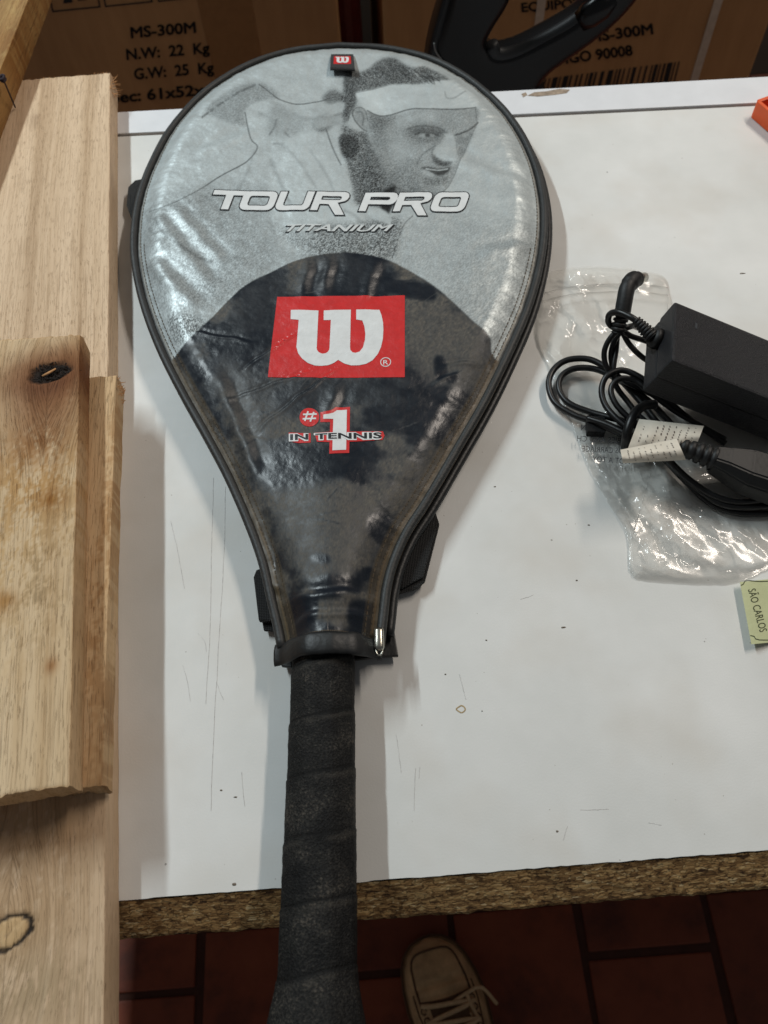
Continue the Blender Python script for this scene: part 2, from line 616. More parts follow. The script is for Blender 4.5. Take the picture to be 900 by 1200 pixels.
# white laminate skin, with a slightly chipped front edge
bm = bmesh.new()
xs = np.linspace(TXL, TXR, 500)
front = [(x, YF(x) + 0.0005 * (vnoise(np.array(x * 260.), np.array(0.), 3) - .3) * (vnoise(np.array(x * 60.), np.array(5.), 8) > .35)) for x in xs]
poly = front + [(x, YB(x)) for x in np.linspace(TXR, TXL, 3)]
bm_prism(bm, poly, -0.0012, 0.0)
bm_obj('laminate', bm, m_white, table)
# particleboard core: sawn at a slant so its front face looks up at the viewer, face slightly torn
nx, nz = 700, 16
X = np.linspace(TXL, TXR, nx)
rows = []
for k in range(nz):
    t = k / (nz - 1)
    z = -0.0012 - 0.0168 * t
    y = YF(X) - 0.0002 - 0.0152 * t + (.3 + .7 * t) * 0.0016 * (fbm(X * 160, np.full(nx, t * 5.0), 5) - .5) + (0.0009 * (fbm(X * 700, np.full(nx, t * 22.0), 15) - .5))
    rows.append(np.stack([X, y, np.full(nx, z)], 1))
rows.append(np.stack([X, YB(X) - 0.0003, np.full(nx, -0.018)], 1))
rows.append(np.stack([X, YB(X) - 0.0003, np.full(nx, -0.0012)], 1))
V = np.vstack(rows)
link('particleboard_core', np_mesh('particleboard_core', V, grid_quads(len(rows), nx)), m_chip, table)
# rear rail: the white top edge of the upright back panel, behind a dark gap
m_rail = simple('white_edge_band', (222, 224, 228), 0.45, var=0.04, scale=40)
bm = bmesh.new()
bm_prism(bm, [(TXL, YB(TXL) + 0.0022), (TXR, YB(TXR) + 0.0022), (TXR, YB(TXR) + 0.040), (TXL, YB(TXL) + 0.026)], -0.30, 0.0015, bev=0.001)
rail = bm_obj('back_panel', bm, m_rail, table)
# chipped brown scar on the back panel edge
m_scar = simple('scar_brown', (150, 134, 118), 0.9, var=0.4, scale=400)
scar = [(618, 112), (626, 108), (640, 107), (655, 104), (668, 105), (664, 109), (650, 111), (640, 112), (630, 113)]
sheet('scar', merge2([tess([scar]), tess([[(611, 110), (616, 108), (618, 111), (613, 114)]])]), lambda v: unproj(v[:, 0], v[:, 1], 0.0017), m_scar, rail)
m_leg = simple('table_leg_white', (205, 205, 202), 0.5, var=0.04)
for lx, ly in ((-0.58, 0.07), (0.91, 0.07), (-0.58, 0.55), (0.91, 0.50)):
    bm = bmesh.new(); bm_box(bm, (lx - .02, ly - .02, FLZ), (lx + .02, ly + .02, -0.018), bev=0.002)
    bm_obj('leg', bm, m_leg, table)
# scratches and pen lines in the laminate
m_scr = simple('scratch_grey', (198, 196, 193), 0.8, var=0.3, scale=300)
scr = [([(250, 560), (248, 640), (246, 740), (241, 825)], 1.0), ([(264, 570), (262, 660), (256, 760), (250, 870), (247, 950)], 1.1),
       ([(200, 610), (208, 645), (216, 690)], .9), ([(232, 742), (240, 752), (242, 764)], .8), ([(214, 780), (220, 800), (223, 822)], .7),
       ([(538, 790), (541, 800), (546, 820)], .9), ([(464, 860), (467, 880), (470, 905)], .9), ([(487, 900), (486, 920), (485, 950)], .9), ([(492, 898), (491, 912)], .8),
       ([(660, 985), (663, 974), (665, 968)], 1.0), ([(680, 949), (695, 949), (713, 948)], 1.0), ([(610, 702), (618, 700), (625, 697)], .9),
       ([(283, 905), (285, 930), (287, 945)], .8), ([(254, 800), (258, 812), (262, 820)], .8), ([(760, 964), (775, 967)], .8)]
items = []
for pts, w in scr:
    c = catmull(pts, 6); c += rng.normal(0, .18, c.shape)
    items.append(ribbon2(c, w * 0.6))
sheet('scratches', merge2(items), lambda v: unproj(v[:, 0], v[:, 1], 0.00012), m_scr, table)['kind'] = 'stuff'
m_stain = simple('stain_tan', (170, 148, 110), 0.7, var=0.2, scale=500)
a = np.linspace(0, 2 * np.pi, 22, endpoint=False)
ring = np.stack([540 + 4.6 * np.cos(a) + .6 * np.cos(3 * a), 831 + 4.0 * np.sin(a) + .5 * np.sin(2 * a)], 1)
sheet('stain', ribbon2(ring, 1.5, True), lambda v: unproj(v[:, 0], v[:, 1], 0.00014), m_stain, table)
# bits of dirt lying on the top
m_dirt = simple('dirt', (112, 102, 90), 0.95, var=0.4, scale=900)
dirt_px = [(660, 735, 4, 1.6), (676, 680, 2, 1.2), (870, 320, 6, 1.5), (565, 833, 1, 1), (580, 570, 2, 1), (690, 615, 2, 1), (276, 934, 3, 1), (259, 926, 2, 1.2),
           (274, 1036, 3, 2), (522, 790, 1.5, 1), (653, 974, 1.8, 1.5), (570, 750, 1.5, 1.2), (420, 855, 1.5, 1.2), (448, 1030, 2, 1), (735, 860, 1.5, 1), (598, 883, 1.5, 1.2)]
parts = []
for x, y, a_, b_ in dirt_px[:12]:
    c = P(x, y, 0.0004)
    n = 8; th = np.arange(n) / n * 2 * np.pi
    A = rng.uniform(.7, 1.3, n)
    V = np.vstack([np.stack([c.x + a_ * .00032 * np.cos(th) * A, c.y + b_ * .00036 * np.sin(th) * A, np.full(n, 0.0001)], 1), [[c.x, c.y, 0.0007]]])
    parts.append((V, [(i, (i + 1) % n, n, n) for i in range(n)]))
V, Q = join_data(parts)
tag(link('dirt_specks', from_vq('dirt_specks', V, Q), m_dirt), 'dark crumbs of dirt scattered over the white table top', 'dirt', kind='stuff')

# ------------------------------------------------------------------ wood


def wood_mat(name, light, mid, dark, pore, rough=0.62, ringscale=55.0, porew=0.55):
    m, nt, b = new_mat(name)
    g = nd(nt, 'ShaderNodeAttribute', attribute_name='grain')
    t = nd(nt, 'ShaderNodeAttribute', attribute_name='tint')
    mp = nd(nt, 'ShaderNodeMapping'); mp.inputs['Scale'].default_value = (ringscale, 1.6, 14.0)
    nt.links.new(g.outputs['Vector'], mp.inputs[0])
    n1 = nd(nt, 'ShaderNodeTexNoise', i_Scale=1.0, i_Detail=5.0, i_Roughness=0.55, i_Distortion=0.4)
    nt.links.new(mp.outputs[0], n1.inputs['Vector'])
    r = ramp(nt, [(0.30, dark), (0.46, mid), (0.62, light), (0.8, mid)])
    nt.links.new(n1.outputs['Fac'], r.inputs[0])
    mp2 = nd(nt, 'ShaderNodeMapping'); mp2.inputs['Scale'].default_value = (900, 26, 500)
    nt.links.new(g.outputs['Vector'], mp2.inputs[0])
    n2 = nd(nt, 'ShaderNodeTexNoise', i_Scale=1.0, i_Detail=3.0, i_Roughness=0.6); nt.links.new(mp2.outputs[0], n2.inputs['Vector'])
    pr = nd(nt, 'ShaderNodeMapRange', i_1=0.52, i_2=0.72, i_3=0.0, i_4=porew); nt.links.new(n2.outputs['Fac'], pr.inputs[0])
    # short dark pore dashes
    mpd = nd(nt, 'ShaderNodeMapping'); mpd.inputs['Scale'].default_value = (1500, 130, 900)
    nt.links.new(g.outputs['Vector'], mpd.inputs[0])
    nD = nd(nt, 'ShaderNodeTexNoise', i_Scale=1.0, i_Detail=2.0, i_Roughness=0.5); nt.links.new(mpd.outputs[0], nD.inputs['Vector'])
    pD = nd(nt, 'ShaderNodeMapRange', i_1=0.60, i_2=0.70, i_3=0.0, i_4=porew); nt.links.new(nD.outputs['Fac'], pD.inputs[0])
    pS = nd(nt, 'ShaderNodeMath', operation='MAXIMUM'); nt.links.new(pr.outputs[0], pS.inputs[0]); nt.links.new(pD.outputs[0], pS.inputs[1])
    pr = pS
    mp3 = nd(nt, 'ShaderNodeMapping'); mp3.inputs['Scale'].default_value = (30, 9, 20)
    nt.links.new(g.outputs['Vector'], mp3.inputs[0])
    n3 = nd(nt, 'ShaderNodeTexNoise', i_Scale=1.0, i_Detail=3.0); nt.links.new(mp3.outputs[0], n3.inputs['Vector'])
    pm = nd(nt, 'ShaderNodeMapRange', i_1=0.35, i_2=0.65, i_3=0.25, i_4=1.0); nt.links.new(n3.outputs['Fac'], pm.inputs[0])
    pp = nd(nt, 'ShaderNodeMath', operation='MULTIPLY'); nt.links.new(pr.outputs[0], pp.inputs[0]); nt.links.new(pm.outputs[0], pp.inputs[1])
    mx = nd(nt, 'ShaderNodeMix', data_type='RGBA'); mx.inputs[7].default_value = pore
    nt.links.new(pp.outputs[0], mx.inputs[0]); nt.links.new(r.outputs[0], mx.inputs[6])
    ml = nd(nt, 'ShaderNodeMix', data_type='RGBA', blend_type='MULTIPLY'); ml.inputs[0].default_value = 1.0
    nt.links.new(mx.outputs[2], ml.inputs[6]); nt.links.new(t.outputs['Color'], ml.inputs[7])
    nt.links.new(ml.outputs[2], b.inputs['Base Color'])
    b.inputs['Roughness'].default_value = rough
    b.inputs['Specular IOR Level'].default_value = 0.3
    bp = nd(nt, 'ShaderNodeBump', i_Strength=0.6, i_Distance=0.0008, invert=True); nt.links.new(pr.outputs[0], bp.inputs['Height'])
    nt.links.new(bp.outputs[0], b.inputs['Normal'])
    return m


def board(name, quad, z0, z1, mat, label, cat='board', knots=(), stains=(), nxy=(90, 260), rough_edge=0.0004, seed=1, side_tint=(1, 1, 1), warp=0.0, group=None):
    """quad: back-right, front-right, front-left, back-left (x, y) of the top; solid plank with a grain field that flows round its knots"""
    q = np.array(quad, float)
    nx, ny = nxy; nz = 6
    bm = bmesh.new()

    def pos(s, t, h):          # s: 0 left..1 right, t: 0 front..1 back, h: 0 bottom..1 top
        fl, fr, bl, br = q[2], q[1], q[3], q[0]
        xy = (fl * (1 - s)[:, None] + fr * s[:, None]) * (1 - t)[:, None] + (bl * (1 - s)[:, None] + br * s[:, None]) * t[:, None]
        return np.column_stack([xy, z0 + (z1 - z0) * h])
    Vs, Qs, off = [], [], 0

    def add(S, T, Hh, nr, nc):
        nonlocal off
        Vs.append(np.column_stack([S.ravel(), T.ravel(), Hh.ravel()])); Qs.append(grid_quads(nr, nc, off=off)); off += nr * nc
    l = lambda n: np.linspace(0, 1, n)
    S, T = np.meshgrid(l(nx), l(ny)); add(S, T, np.ones_like(S), ny, nx)
    add(S[:, ::-1], T, np.zeros_like(S), ny, nx)
    T2, H2 = np.meshgrid(l(ny), l(nz)); add(np.ones_like(T2), T2, H2, nz, ny); add(np.zeros_like(T2), T2[:, ::-1], H2, nz, ny)
    S2, H3 = np.meshgrid(l(nx), l(nz)); add(S2, np.zeros_like(S2), H3, nz, nx); add(S2[:, ::-1], np.ones_like(S2), H3, nz, nx)
    st = np.vstack(Vs); Q = np.vstack(Qs)
    W = pos(st[:, 0], st[:, 1], st[:, 2])
    # sawn edges: slightly ragged ends, eased corners
    wob = (fbm(W[:, 0] * 300 + W[:, 2] * 200, W[:, 1] * 40, seed) - .5) * rough_edge * 2
    wob2 = (fbm(W[:, 0] * 350, W[:, 2] * 350 + 9, seed + 5) - .5) * rough_edge * 5
    endm = (st[:, 1] < 1e-6) * -1.0 + (st[:, 1] > 1 - 1e-6) * 1.0
    sidm = (st[:, 0] < 1e-6) * -1.0 + (st[:, 0] > 1 - 1e-6) * 1.0
    W[:, 1] += endm * wob2; W[:, 0] += sidm * wob
    ease = 0.0009
    corner = (np.abs(sidm) + np.abs(endm)) * ((st[:, 2] > 1 - 1e-6) | (st[:, 2] < 1e-6))
    W[:, 0] -= np.sign(sidm) * ease * (np.abs(sidm) > 0) * (corner > 0) * .7
    W[:, 2] -= ease * .4 * (corner > 0) * np.where(st[:, 2] > .5, 1, -1)
    ax = (q[0] + q[3] - q[1] - q[2]); Lg = np.linalg.norm(ax) / 2; ax = ax / np.linalg.norm(ax); ac = np.array([ax[1], -ax[0]])
    rel = W[:, :2] - (q[1] + q[2]) / 2
    gy = rel @ ax; gx = rel @ ac
    gx0 = gx.copy()
    gx = gx + warp * (fbm(gy * 3.0, gx * 12, seed + 3, 3) - .5)
    tint = np.ones((len(W), 3))
    sidev = (np.abs(sidm) > 0) | (np.abs(endm) > 0)
    for kx, ky, r, ring, core, rim, ka, kt in knots:      # world x, y, radius, dark halo colour, core colour, rim colour
        d0 = np.array([kx, ky]) - (q[1] + q[2]) / 2
        cx, cy = d0 @ ac, d0 @ ax
        dx, dy = (gx0 - cx), (gy - cy)
        ux, uy = dx * math.cos(kt) + dy * math.sin(kt), -dx * math.sin(kt) + dy * math.cos(kt)
        rr = np.sqrt(ux ** 2 + (uy * ka) ** 2) + 1e-9
        gx = gx + np.sign(dx) * r * 1.3 * np.exp(-((dx / (r * 2.2)) ** 2) - (dy / (r * 3.2)) ** 2) * -1
        wv = rr / r + (.35 if rim is None else .16) * (fbm(dx * 260, dy * 260, seed + 9, 3) - .5)
        halo = np.exp(-np.clip(wv - 1, 0, 9) ** 2 / (1.4 if rim is not None else 2.6))[:, None]
        tint = tint * (1 - halo) + tint * np.array(ring) * halo
        if rim is not None:
            rm = np.exp(-((wv - 1.0) / (.05 + .20 * fbm(dx * 420 + 7, dy * 420, seed + 19, 3))) ** 4)[:, None]; rm = np.maximum(rm, .7 * np.exp(-(rr / (r * .22)) ** 2)[:, None] * sstep(.45, .6, fbm(dx * 800, dy * 800, seed + 3, 2))[:, None]); tint = tint * (1 - rm) + np.array(rim) * rm
            cm = sstep(1.0, .85, wv)[:, None] * (1 - rm); tint = tint * (1 - cm) + np.array(core) * cm
            W[:, 2] -= np.where(st[:, 2] > .99, 0.0008 * rm[:, 0], 0)
        else:
            cm = sstep(1.05, .72, wv)[:, None]; tint = tint * (1 - cm) + np.array(core) * cm
            W[:, 2] -= np.where(st[:, 2] > .99, 0.0022 * cm[:, 0] * (.3 + fbm(dx * 900, dy * 900, seed + 2, 2)), 0)
    for sx, sy, rx, ry, col, thr in stains:
        w = np.exp(-((W[:, 0] - sx) / rx) ** 2 - ((W[:, 1] - sy) / ry) ** 2)
        w = w * sstep(thr, thr + .18, (.55 * fbm(W[:, 0] * 300, W[:, 1] * 110, seed + 31, 4) + .45 * fbm(W[:, 0] * 1100, W[:, 1] * 420, seed + 37, 3)))
        tint = tint * (1 - w[:, None]) + tint * np.array(col) * w[:, None]
    tint[sidev] *= np.array(side_tint)
    me = np_mesh(name, W, Q, smooth=False)
    at = me.attributes.new('grain', 'FLOAT_VECTOR', 'POINT')
    at.data.foreach_set('vector', np.column_stack([gx + seed * 3.1, gy + seed * 1.7, W[:, 2]]).astype(np.float32).ravel())
    ca = me.color_attributes.new('tint', 'FLOAT_COLOR', 'POINT')
    ca.data.foreach_set('color', np.column_stack([tint, np.ones(len(W))]).astype(np.float32).ravel())
    o = link(name, me, mat)
    tag(o, label, cat, group)
    return o


m_woodA = wood_mat('pale_hardwood', L4(220, 192, 160), L4(207, 178, 145), L4(186, 156, 123), L4(140, 110, 82), ringscale=110, porew=.6)
m_woodC = wood_mat('rough_sawn_wood', L4(226, 200, 164), L4(214, 186, 148), L4(192, 160, 120), L4(130, 98, 64), rough=.8, ringscale=90, porew=.7)
m_woodB = wood_mat('sapwood', L4(216, 184, 142), L4(202, 168, 126), L4(172, 136, 96), L4(100, 70, 42), rough=.75, ringscale=120, porew=.7)
m_woodD = wood_mat('weathered_batten', L4(178, 144, 92), L4(160, 126, 78), L4(132, 98, 58), L4(90, 62, 34), rough=.7, ringscale=90, porew=.6)

xr = lambda y: -0.1343 - 0.0882 * (y + 0.0078)
kA = P(8, 1094, .02)
boardA = board('wide_board', [(xr(.6536), .6536), (xr(-.13), -.13), (xr(-.13) - .19, -.13), (xr(.6536) - .165, .6536)], 0.0003, 0.020, m_woodA,
               'long pale board with an oval black-rimmed knot, lowest of the wood pile', 'board',
               knots=[(kA.x, kA.y, .0108, (.84, .80, .74), (.98, .93, .76), (.03, .022, .016), 1.75, .30)],
               stains=[(P(40, 1000, .02).x, P(40, 1000, .02).y, .03, .05, (.80, .74, .66), .3), (P(30, 1160, .02).x, P(30, 1160, .02).y, .03, .015, (.75, .76, .72), .35)],
               seed=2, warp=.012, nxy=(200, 600))
boardB = board('narrow_board', [(-.1535, .3235), (-.139, .0836), (-.230, .0836), (-.245, .3235)], 0.0203, 0.036, m_woodB,
               'thin rough-edged board sandwiched between the knotty plank and the long board', 'board',
               stains=[(-.150, .22, .006, .16, (.74, .62, .50), .42), (-.140, .12, .004, .06, (.7, .6, .5), .4)], seed=5, warp=.01, rough_edge=.0007, nxy=(60, 260))
kC = P(58, 436, .054)
sC = lambda x, y: (P(x, y, .054).x, P(x, y, .054).y)
boardC = board('knotty_plank', [(-.1706, .3420), (-.1469, .0809), (-.290, .070), (-.310, .3440)], 0.0363, 0.054, m_woodC,
               'thick rough-sawn plank with a black knot hole, topmost of the wood pile', 'board',
               knots=[(kC.x, kC.y, .0138, (.50, .36, .28), (.045, .033, .026), None, 1.75, .1)],
               stains=[(*sC(52, 466), .026, .030, (.46, .31, .23), .10), (*sC(45, 515), .018, .018, (.62, .47, .34), .25), (*sC(40, 560), .03, .03, (.80, .66, .46), .40),
                       (*sC(60, 585), .008, .006, (.58, .40, .18), .2), (*sC(5, 705), .006, .006, (.62, .45, .25), .2), (*sC(60, 780), .003, .004, (.6, .42, .28), .1),
                       (*sC(45, 680), .012, .03, (.70, .70, .70), .46), (*sC(20, 640), .03, .06, (.88, .80, .66), .42), (*sC(80, 440), .008, .03, (.75, .6, .45), .2)],
               seed=9, warp=.006, side_tint=(.92, .85, .77), nxy=(120, 240))
batten = board('square_batten', [(-.2420, .900), (-.2885, .375), (-.3135, .377), (-.2670, .902)], 0.0203, 0.0465, m_woodD,
               'slim square wooden batten lying diagonally across the board, string tied round it', 'batten', seed=13, warp=.004, side_tint=(.82, .74, .66), nxy=(24, 200),
               stains=[(-.262, .66, .03, .03, (.7, .55, .42), .3), (-.255, .75, .03, .05, (.75, .6, .5), .4)])
# bark and chips in the knot hole, splinters on sawn corners
m_bark = simple('bark', (30, 22, 16), 0.95, var=0.5, scale=900, bump=.4)
m_spl = simple('splinter', (190, 140, 92), 0.8, var=0.2, scale=400)


def shards(name, spots, mat, parent, l0, l1, w, flatness=.35, seed=3, maindir=None, spread=3.14):
    r = np.random.default_rng(seed)
    parts = []
    for (x, y, z) in spots:
        a = r.uniform(-spread, spread) + (0 if maindir is None else maindir)
        L = r.uniform(l0, l1); up = r.uniform(-flatness, flatness)
        d = np.array([np.cos(a), np.sin(a), up]); n = np.array([-np.sin(a), np.cos(a), 0]) * w * r.uniform(.5, 1.3)
        c = np.array([x, y, z]); zz = np.array([0, 0, w * .7])
        V = np.array([c - n, c + n, c + zz, c + d * L + n * .2, c + d * L - n * .2, c + d * L + zz * .4])
        parts.append((V, [(0, 1, 3, 4), (1, 2, 5, 3), (2, 0, 4, 5), (0, 2, 1, 1), (3, 5, 4, 4)]))
    V, Q = join_data(parts)
    o = link(name, from_vq(name, V, Q, False), mat, parent)
    o['kind'] = 'stuff'
    return o


r2 = np.random.default_rng(4)
shards('bark_chips', [(kC.x + r2.normal(0, .0058), kC.y + r2.normal(0, .0042), .0525 + r2.uniform(0, .0012)) for _ in range(110)], m_bark, boardC, .001, .004, .0005, .25)
c = P(57, 437, .0545)
V, Q = tube_data([c + Vector((-.0035, -.002, 0)), c, c + Vector((.004, .0025, .0003))], [.0007, .001, .0006], 6, flat=.6)
link('wood_chip', from_vq('wood_chip', V, Q), m_spl, boardC)
shards('splinters', [(xr(.65) + r2.uniform(-.001, .002), .648 + r2.uniform(-.018, .004), .02 - r2.uniform(0, .012)) for _ in range(26)], m_spl, boardA, .002, .007, .0005, .4, 6, 0.4, .9)
shards('splinters', [(-.1535 + r2.uniform(-.002, .0015), .321 + r2.uniform(-.012, .003), .036 - r2.uniform(0, .012)) for _ in range(26)], m_spl, boardB, .001, .0045, .0005, .4, 7, 0.2, 1.1)
shards('end_fuzz', [(xr(.6536) - r2.uniform(0, .07), .6536, .0198) for _ in range(30)], m_spl, boardA, .0006, .002, .0003, .4, 8, 1.57, .6)
# string round the batten
m_string = simple('dark_string', (48, 38, 46), 0.9, var=0.3)
st = empty('string', P(2, 92, .048), 'short dark string with a small knot tied round the diagonal batten', 'string')
kp = P(2, 92, .0485)
aa = np.linspace(0, 4 * np.pi, 40)
tube('knot', np.stack([kp.x + .0022 * np.cos(aa), kp.y + .0022 * np.sin(aa * 1.5), kp.z + .0012 * np.sin(aa * .5 + 1)], 1), .0011, m_string, st, 6)
sp = np.array([P(2, 92, .0478), P(5, 96, .0475), P(12, 112, .034), P(18, 126, .0215)])
tube('strand', catmull(sp, 8), .0006, m_string, st, 6)

# ------------------------------------------------------------------ cartons behind the table


def card_mat():
    m, nt, b = new_mat('brown_cardboard')
    tc = nd(nt, 'ShaderNodeTexCoord')
    mp = nd(nt, 'ShaderNodeMapping'); mp.inputs['Scale'].default_value = (1, 1, .15); nt.links.new(tc.outputs['Object'], mp.inputs[0])
    n1 = nd(nt, 'ShaderNodeTexNoise', i_Scale=55.0, i_Detail=6.0, i_Roughness=.65); nt.links.new(mp.outputs[0], n1.inputs['Vector'])
    n2 = nd(nt, 'ShaderNodeTexNoise', i_Scale=5.0, i_Detail=3.0); nt.links.new(tc.outputs['Object'], n2.inputs['Vector'])
    ad = nd(nt, 'ShaderNodeMath', operation='MULTIPLY_ADD'); ad.inputs[1].default_value = .5
    h = nd(nt, 'ShaderNodeMath', operation='MULTIPLY'); h.inputs[1].default_value = .5; nt.links.new(n2.outputs['Fac'], h.inputs[0])
    nt.links.new(n1.outputs['Fac'], ad.inputs[0]); nt.links.new(h.outputs[0], ad.inputs[2])
    r = ramp(nt, [(.3, L4(142, 102, 62)), (.7, L4(170, 126, 80))]); nt.links.new(ad.outputs[0], r.inputs[0])
    nt.links.new(r.outputs[0], b.inputs['Base Color']); b.inputs['Roughness'].default_value = .75
    w = nd(nt, 'ShaderNodeTexWave', i_Scale=90.0, bands_direction='X'); nt.links.new(tc.outputs['Object'], w.inputs['Vector'])
    bp = nd(nt, 'ShaderNodeBump', i_Strength=.06, i_Distance=.002); nt.links.new(w.outputs['Fac'], bp.inputs['Height']); nt.links.new(bp.outputs[0], b.inputs['Normal'])
    return m


m_card = card_mat()
m_ink = simple('black_ink', (14, 11, 10), 0.8, var=0.2)
m_strap = simple('clear_strap', (176, 160, 142), 0.35, var=0.1)
YBX = 1.12


def carton(name, x0, x1, y0, y1, z1, label):
    e = empty(name, ((x0 + x1) / 2, (y0 + y1) / 2, FLZ), label, 'carton', 'shipping cartons behind the table')
    bm = bmesh.new(); bm_box(bm, (x0, y0, FLZ + .001), (x1, y1, z1), bev=.004)
    bm_obj('body', bm, m_card, e)
    bm = bmesh.new(); bm_box(bm, (x0 + .004, y0 + .004, z1 + .0004), (x1 - .004, (y0 + y1) / 2 - .001, z1 + .004), bev=.001); bm_obj('flap', bm, m_card, e)
    bm = bmesh.new(); bm_box(bm, (x0 + .004, (y0 + y1) / 2 + .001, z1 + .0004), (x1 - .004, y1 - .004, z1 + .004), bev=.001); bm_obj('flap', bm, m_card, e)
    return e


onbox = lambda v: unproj(v[:, 0], v[:, 1], Y=YBX - .0006)
cl = carton('carton', -.615, P(398, 30, Y=YBX).x, YBX, YBX + .5, -.09, 'brown carton printed with net and gross weights in Kg, behind the wood pile')
cr = carton('carton', P(449, 20, Y=YBX).x, P(893, 50, Y=YBX).x, YBX, YBX + .5, -.09, 'brown carton with barcode and pale strap, behind the black tool handle')
for tx, q0_, q1_ in (('MS-300M', (154, 44.5), (230, 38)), ('N.W:  22  Kg', (149, 70), (246, 62)), ('G.W:  25  Kg', (158, 93), (251, 85)), ('Spec: 61x52x48', (120, 122), (262, 109))):
    sheet('lettering', place_text(tx, q0_, q1_, 13, bold=.04), onbox, m_ink, cl)['kind'] = 'stuff'
fr = []
for x0, x1, y0, y1 in ((62, 117, 13.5, 8), (124, 178, 7.5, 2), (186, 240, 1.5, -4)):
    hh = 62
    fr.append(ribbon2([(x0, y0), (x1, y1), (x1 - 12, y1 - hh), (x0 - 14, y0 - hh)], 1.8, True))
fr += [tess([[(76, -8), (84, -9), (85, 3), (74, 4)]]), tess([[(92, -8), (99, -9), (101, 0), (91, 1)]]), tess([[(146, -20), (154, -22), (154, -8), (148, -7)]])]
sheet('handling_symbols', merge2(fr), onbox, m_ink, cl)['kind'] = 'stuff'
m_tape = simple('clear_tape', (136, 98, 62), 0.25, var=0.06)
bm = bmesh.new(); p = P(238, 30, Y=YBX); bm_box(bm, (p.x, YBX - .0004, FLZ + .05), (P(300, 30, Y=YBX).x, YBX + .001, -.10)); bm_obj('tape', bm, m_tape, cl)
for tx, q0_, q1_, cp in (('EQUIPOS CL', (612, 14), (705, 6), 11), ('MOD.:MS-300M', (636, 57), (766, 39.5), 12.5), ('CODIGO 90008', (624, 79.5), (742, 64.5), 12.5)):
    sheet('lettering', place_text(tx, q0_, q1_, cp, bold=.04), onbox, m_ink, cr)['kind'] = 'stuff'
bars = []
rb = np.random.default_rng(11)
x = 632.0
while x < 797:
    w = rb.choice([1.6, 2.4, 4.0, 6.0], p=[.4, .3, .2, .1]); y = 92 - (x - 640) * .128
    bars.append(tess([[(x, y), (x + w, y - w * .12), (x + w - 9, y + 36), (x - 9, y + 36)]])); x += w + rb.choice([2.0, 3.0, 4.6])
sheet('barcode', merge2(bars), onbox, m_ink, cr)['kind'] = 'stuff'
for xa in (842, 634):
    p0 = P(xa, 0 if xa > 800 else 6, Y=YBX)
    bm = bmesh.new(); bm_box(bm, (p0.x - .0058, YBX - .0012, FLZ + .01), (p0.x + .0058, YBX - .0002, -.085)); bm_obj('strap', bm, m_strap, cr)
# reddish carton in the gap between them
m_red = simple('red_card', (150, 62, 52), 0.7, var=0.15, scale=40)
m_red2 = simple('red_card_pale', (176, 104, 92), 0.7, var=0.15, scale=40)
g0, g1 = P(402, 30, Y=1.30).x, P(424, 30, Y=1.30).x
e = empty('red_carton', ((g0 + g1) / 2, 1.4, FLZ), 'narrow red carton edge in the gap between the two brown cartons', 'carton')
bm = bmesh.new(); bm_box(bm, (g0 - .05, 1.30, FLZ), (g1, 1.5, .10), bev=.003); bm_obj('body', bm, m_red, e)
bm = bmesh.new(); bm_box(bm, (g0 + .004, 1.2985, FLZ), (g0 + .014, 1.2996, .09)); bm_obj('edge_stripe', bm, m_red2, e)

# ------------------------------------------------------------------ black tool with loop handle
m_blk = simple('black_plastic', (8, 8, 9), 0.26, var=0.15, scale=200, bump=.04, bscale=900, spec=.4)
m_blk2 = simple('grey_rubber_grip', (34, 36, 38), 0.5, var=0.15, scale=200, bump=.1, bscale=900)
YT = .745


def px_xz(pts, Y=YT):
    w = unproj(np.array([p[0] for p in pts]), np.array([p[1] for p in pts]), Y=Y)
    return [(float(a[0]), float(a[2])) for a in w]


def extrude_curve(name, loops, Yc, ext, bev, mat, parent, res=4):
    cu = bpy.data.curves.new(name, 'CURVE'); cu.dimensions = '2D'; cu.fill_mode = 'BOTH'; cu.extrude = ext; cu.bevel_depth = bev; cu.bevel_resolution = res
    for lp in loops:
        s = cu.splines.new('POLY'); s.points.add(len(lp) - 1); s.use_cyclic_u = True
        for pnt, q in zip(s.points, lp): pnt.co = (q[0], q[1], 0, 1)
    o = bpy.data.objects.new(name, cu); COL.objects.link(o)
    dg = bpy.context.evaluated_depsgraph_get()
    me = bpy.data.meshes.new_from_object(o.evaluated_get(dg))
    bpy.data.objects.remove(o); bpy.data.curves.remove(cu)
    for v in me.vertices: v.co = (v.co.x, Yc + v.co.z, v.co.y)
    me.polygons.foreach_set('use_smooth', np.ones(len(me.polygons), bool))
    try: me.set_sharp_from_angle(angle=math.radians(40))
    except Exception: pass
    return link(name, me, mat, parent)


tool = empty('power_tool', (P(570, 100, Y=YT).x, YT, FLZ), 'black plastic power tool with loop handle standing behind the table', 'tool')
outer = catmull([(545, -95), (525, -45), (514, 0), (503, 40), (497, 80), (500, 120), (560, 135), (612, 122), (636, 84), (660, 64), (688, 44), (714, 23), (736, 0), (764, -40), (760, -75), (720, -110), (640, -120)], 6, True)
inner = catmull([(606, -60), (596, -10), (576, 25), (569, 42), (578, 54), (601, 51), (634, 35), (668, 15), (688, -4), (706, -30), (696, -62), (650, -78)], 6, True)
extrude_curve('handle_loop', [list(map(tuple, offset_poly(px_xz(outer), -.011))), list(map(tuple, offset_poly(px_xz(inner), .011)))], YT, .008, .011, m_blk, tool)
gl = catmull([(573, 46), (580, 58), (602, 56), (636, 41), (668, 22), (690, 4)], 6)
gp = [(p[0], YT - .0085, p[1]) for p in px_xz(gl)]
tube('grip_insert', gp, .0075, m_blk2, tool, 10)
tp = [(a, YT - .012, b) for a, b in px_xz([(676, 17), (688, 8), (702, -2), (716, -14)])]
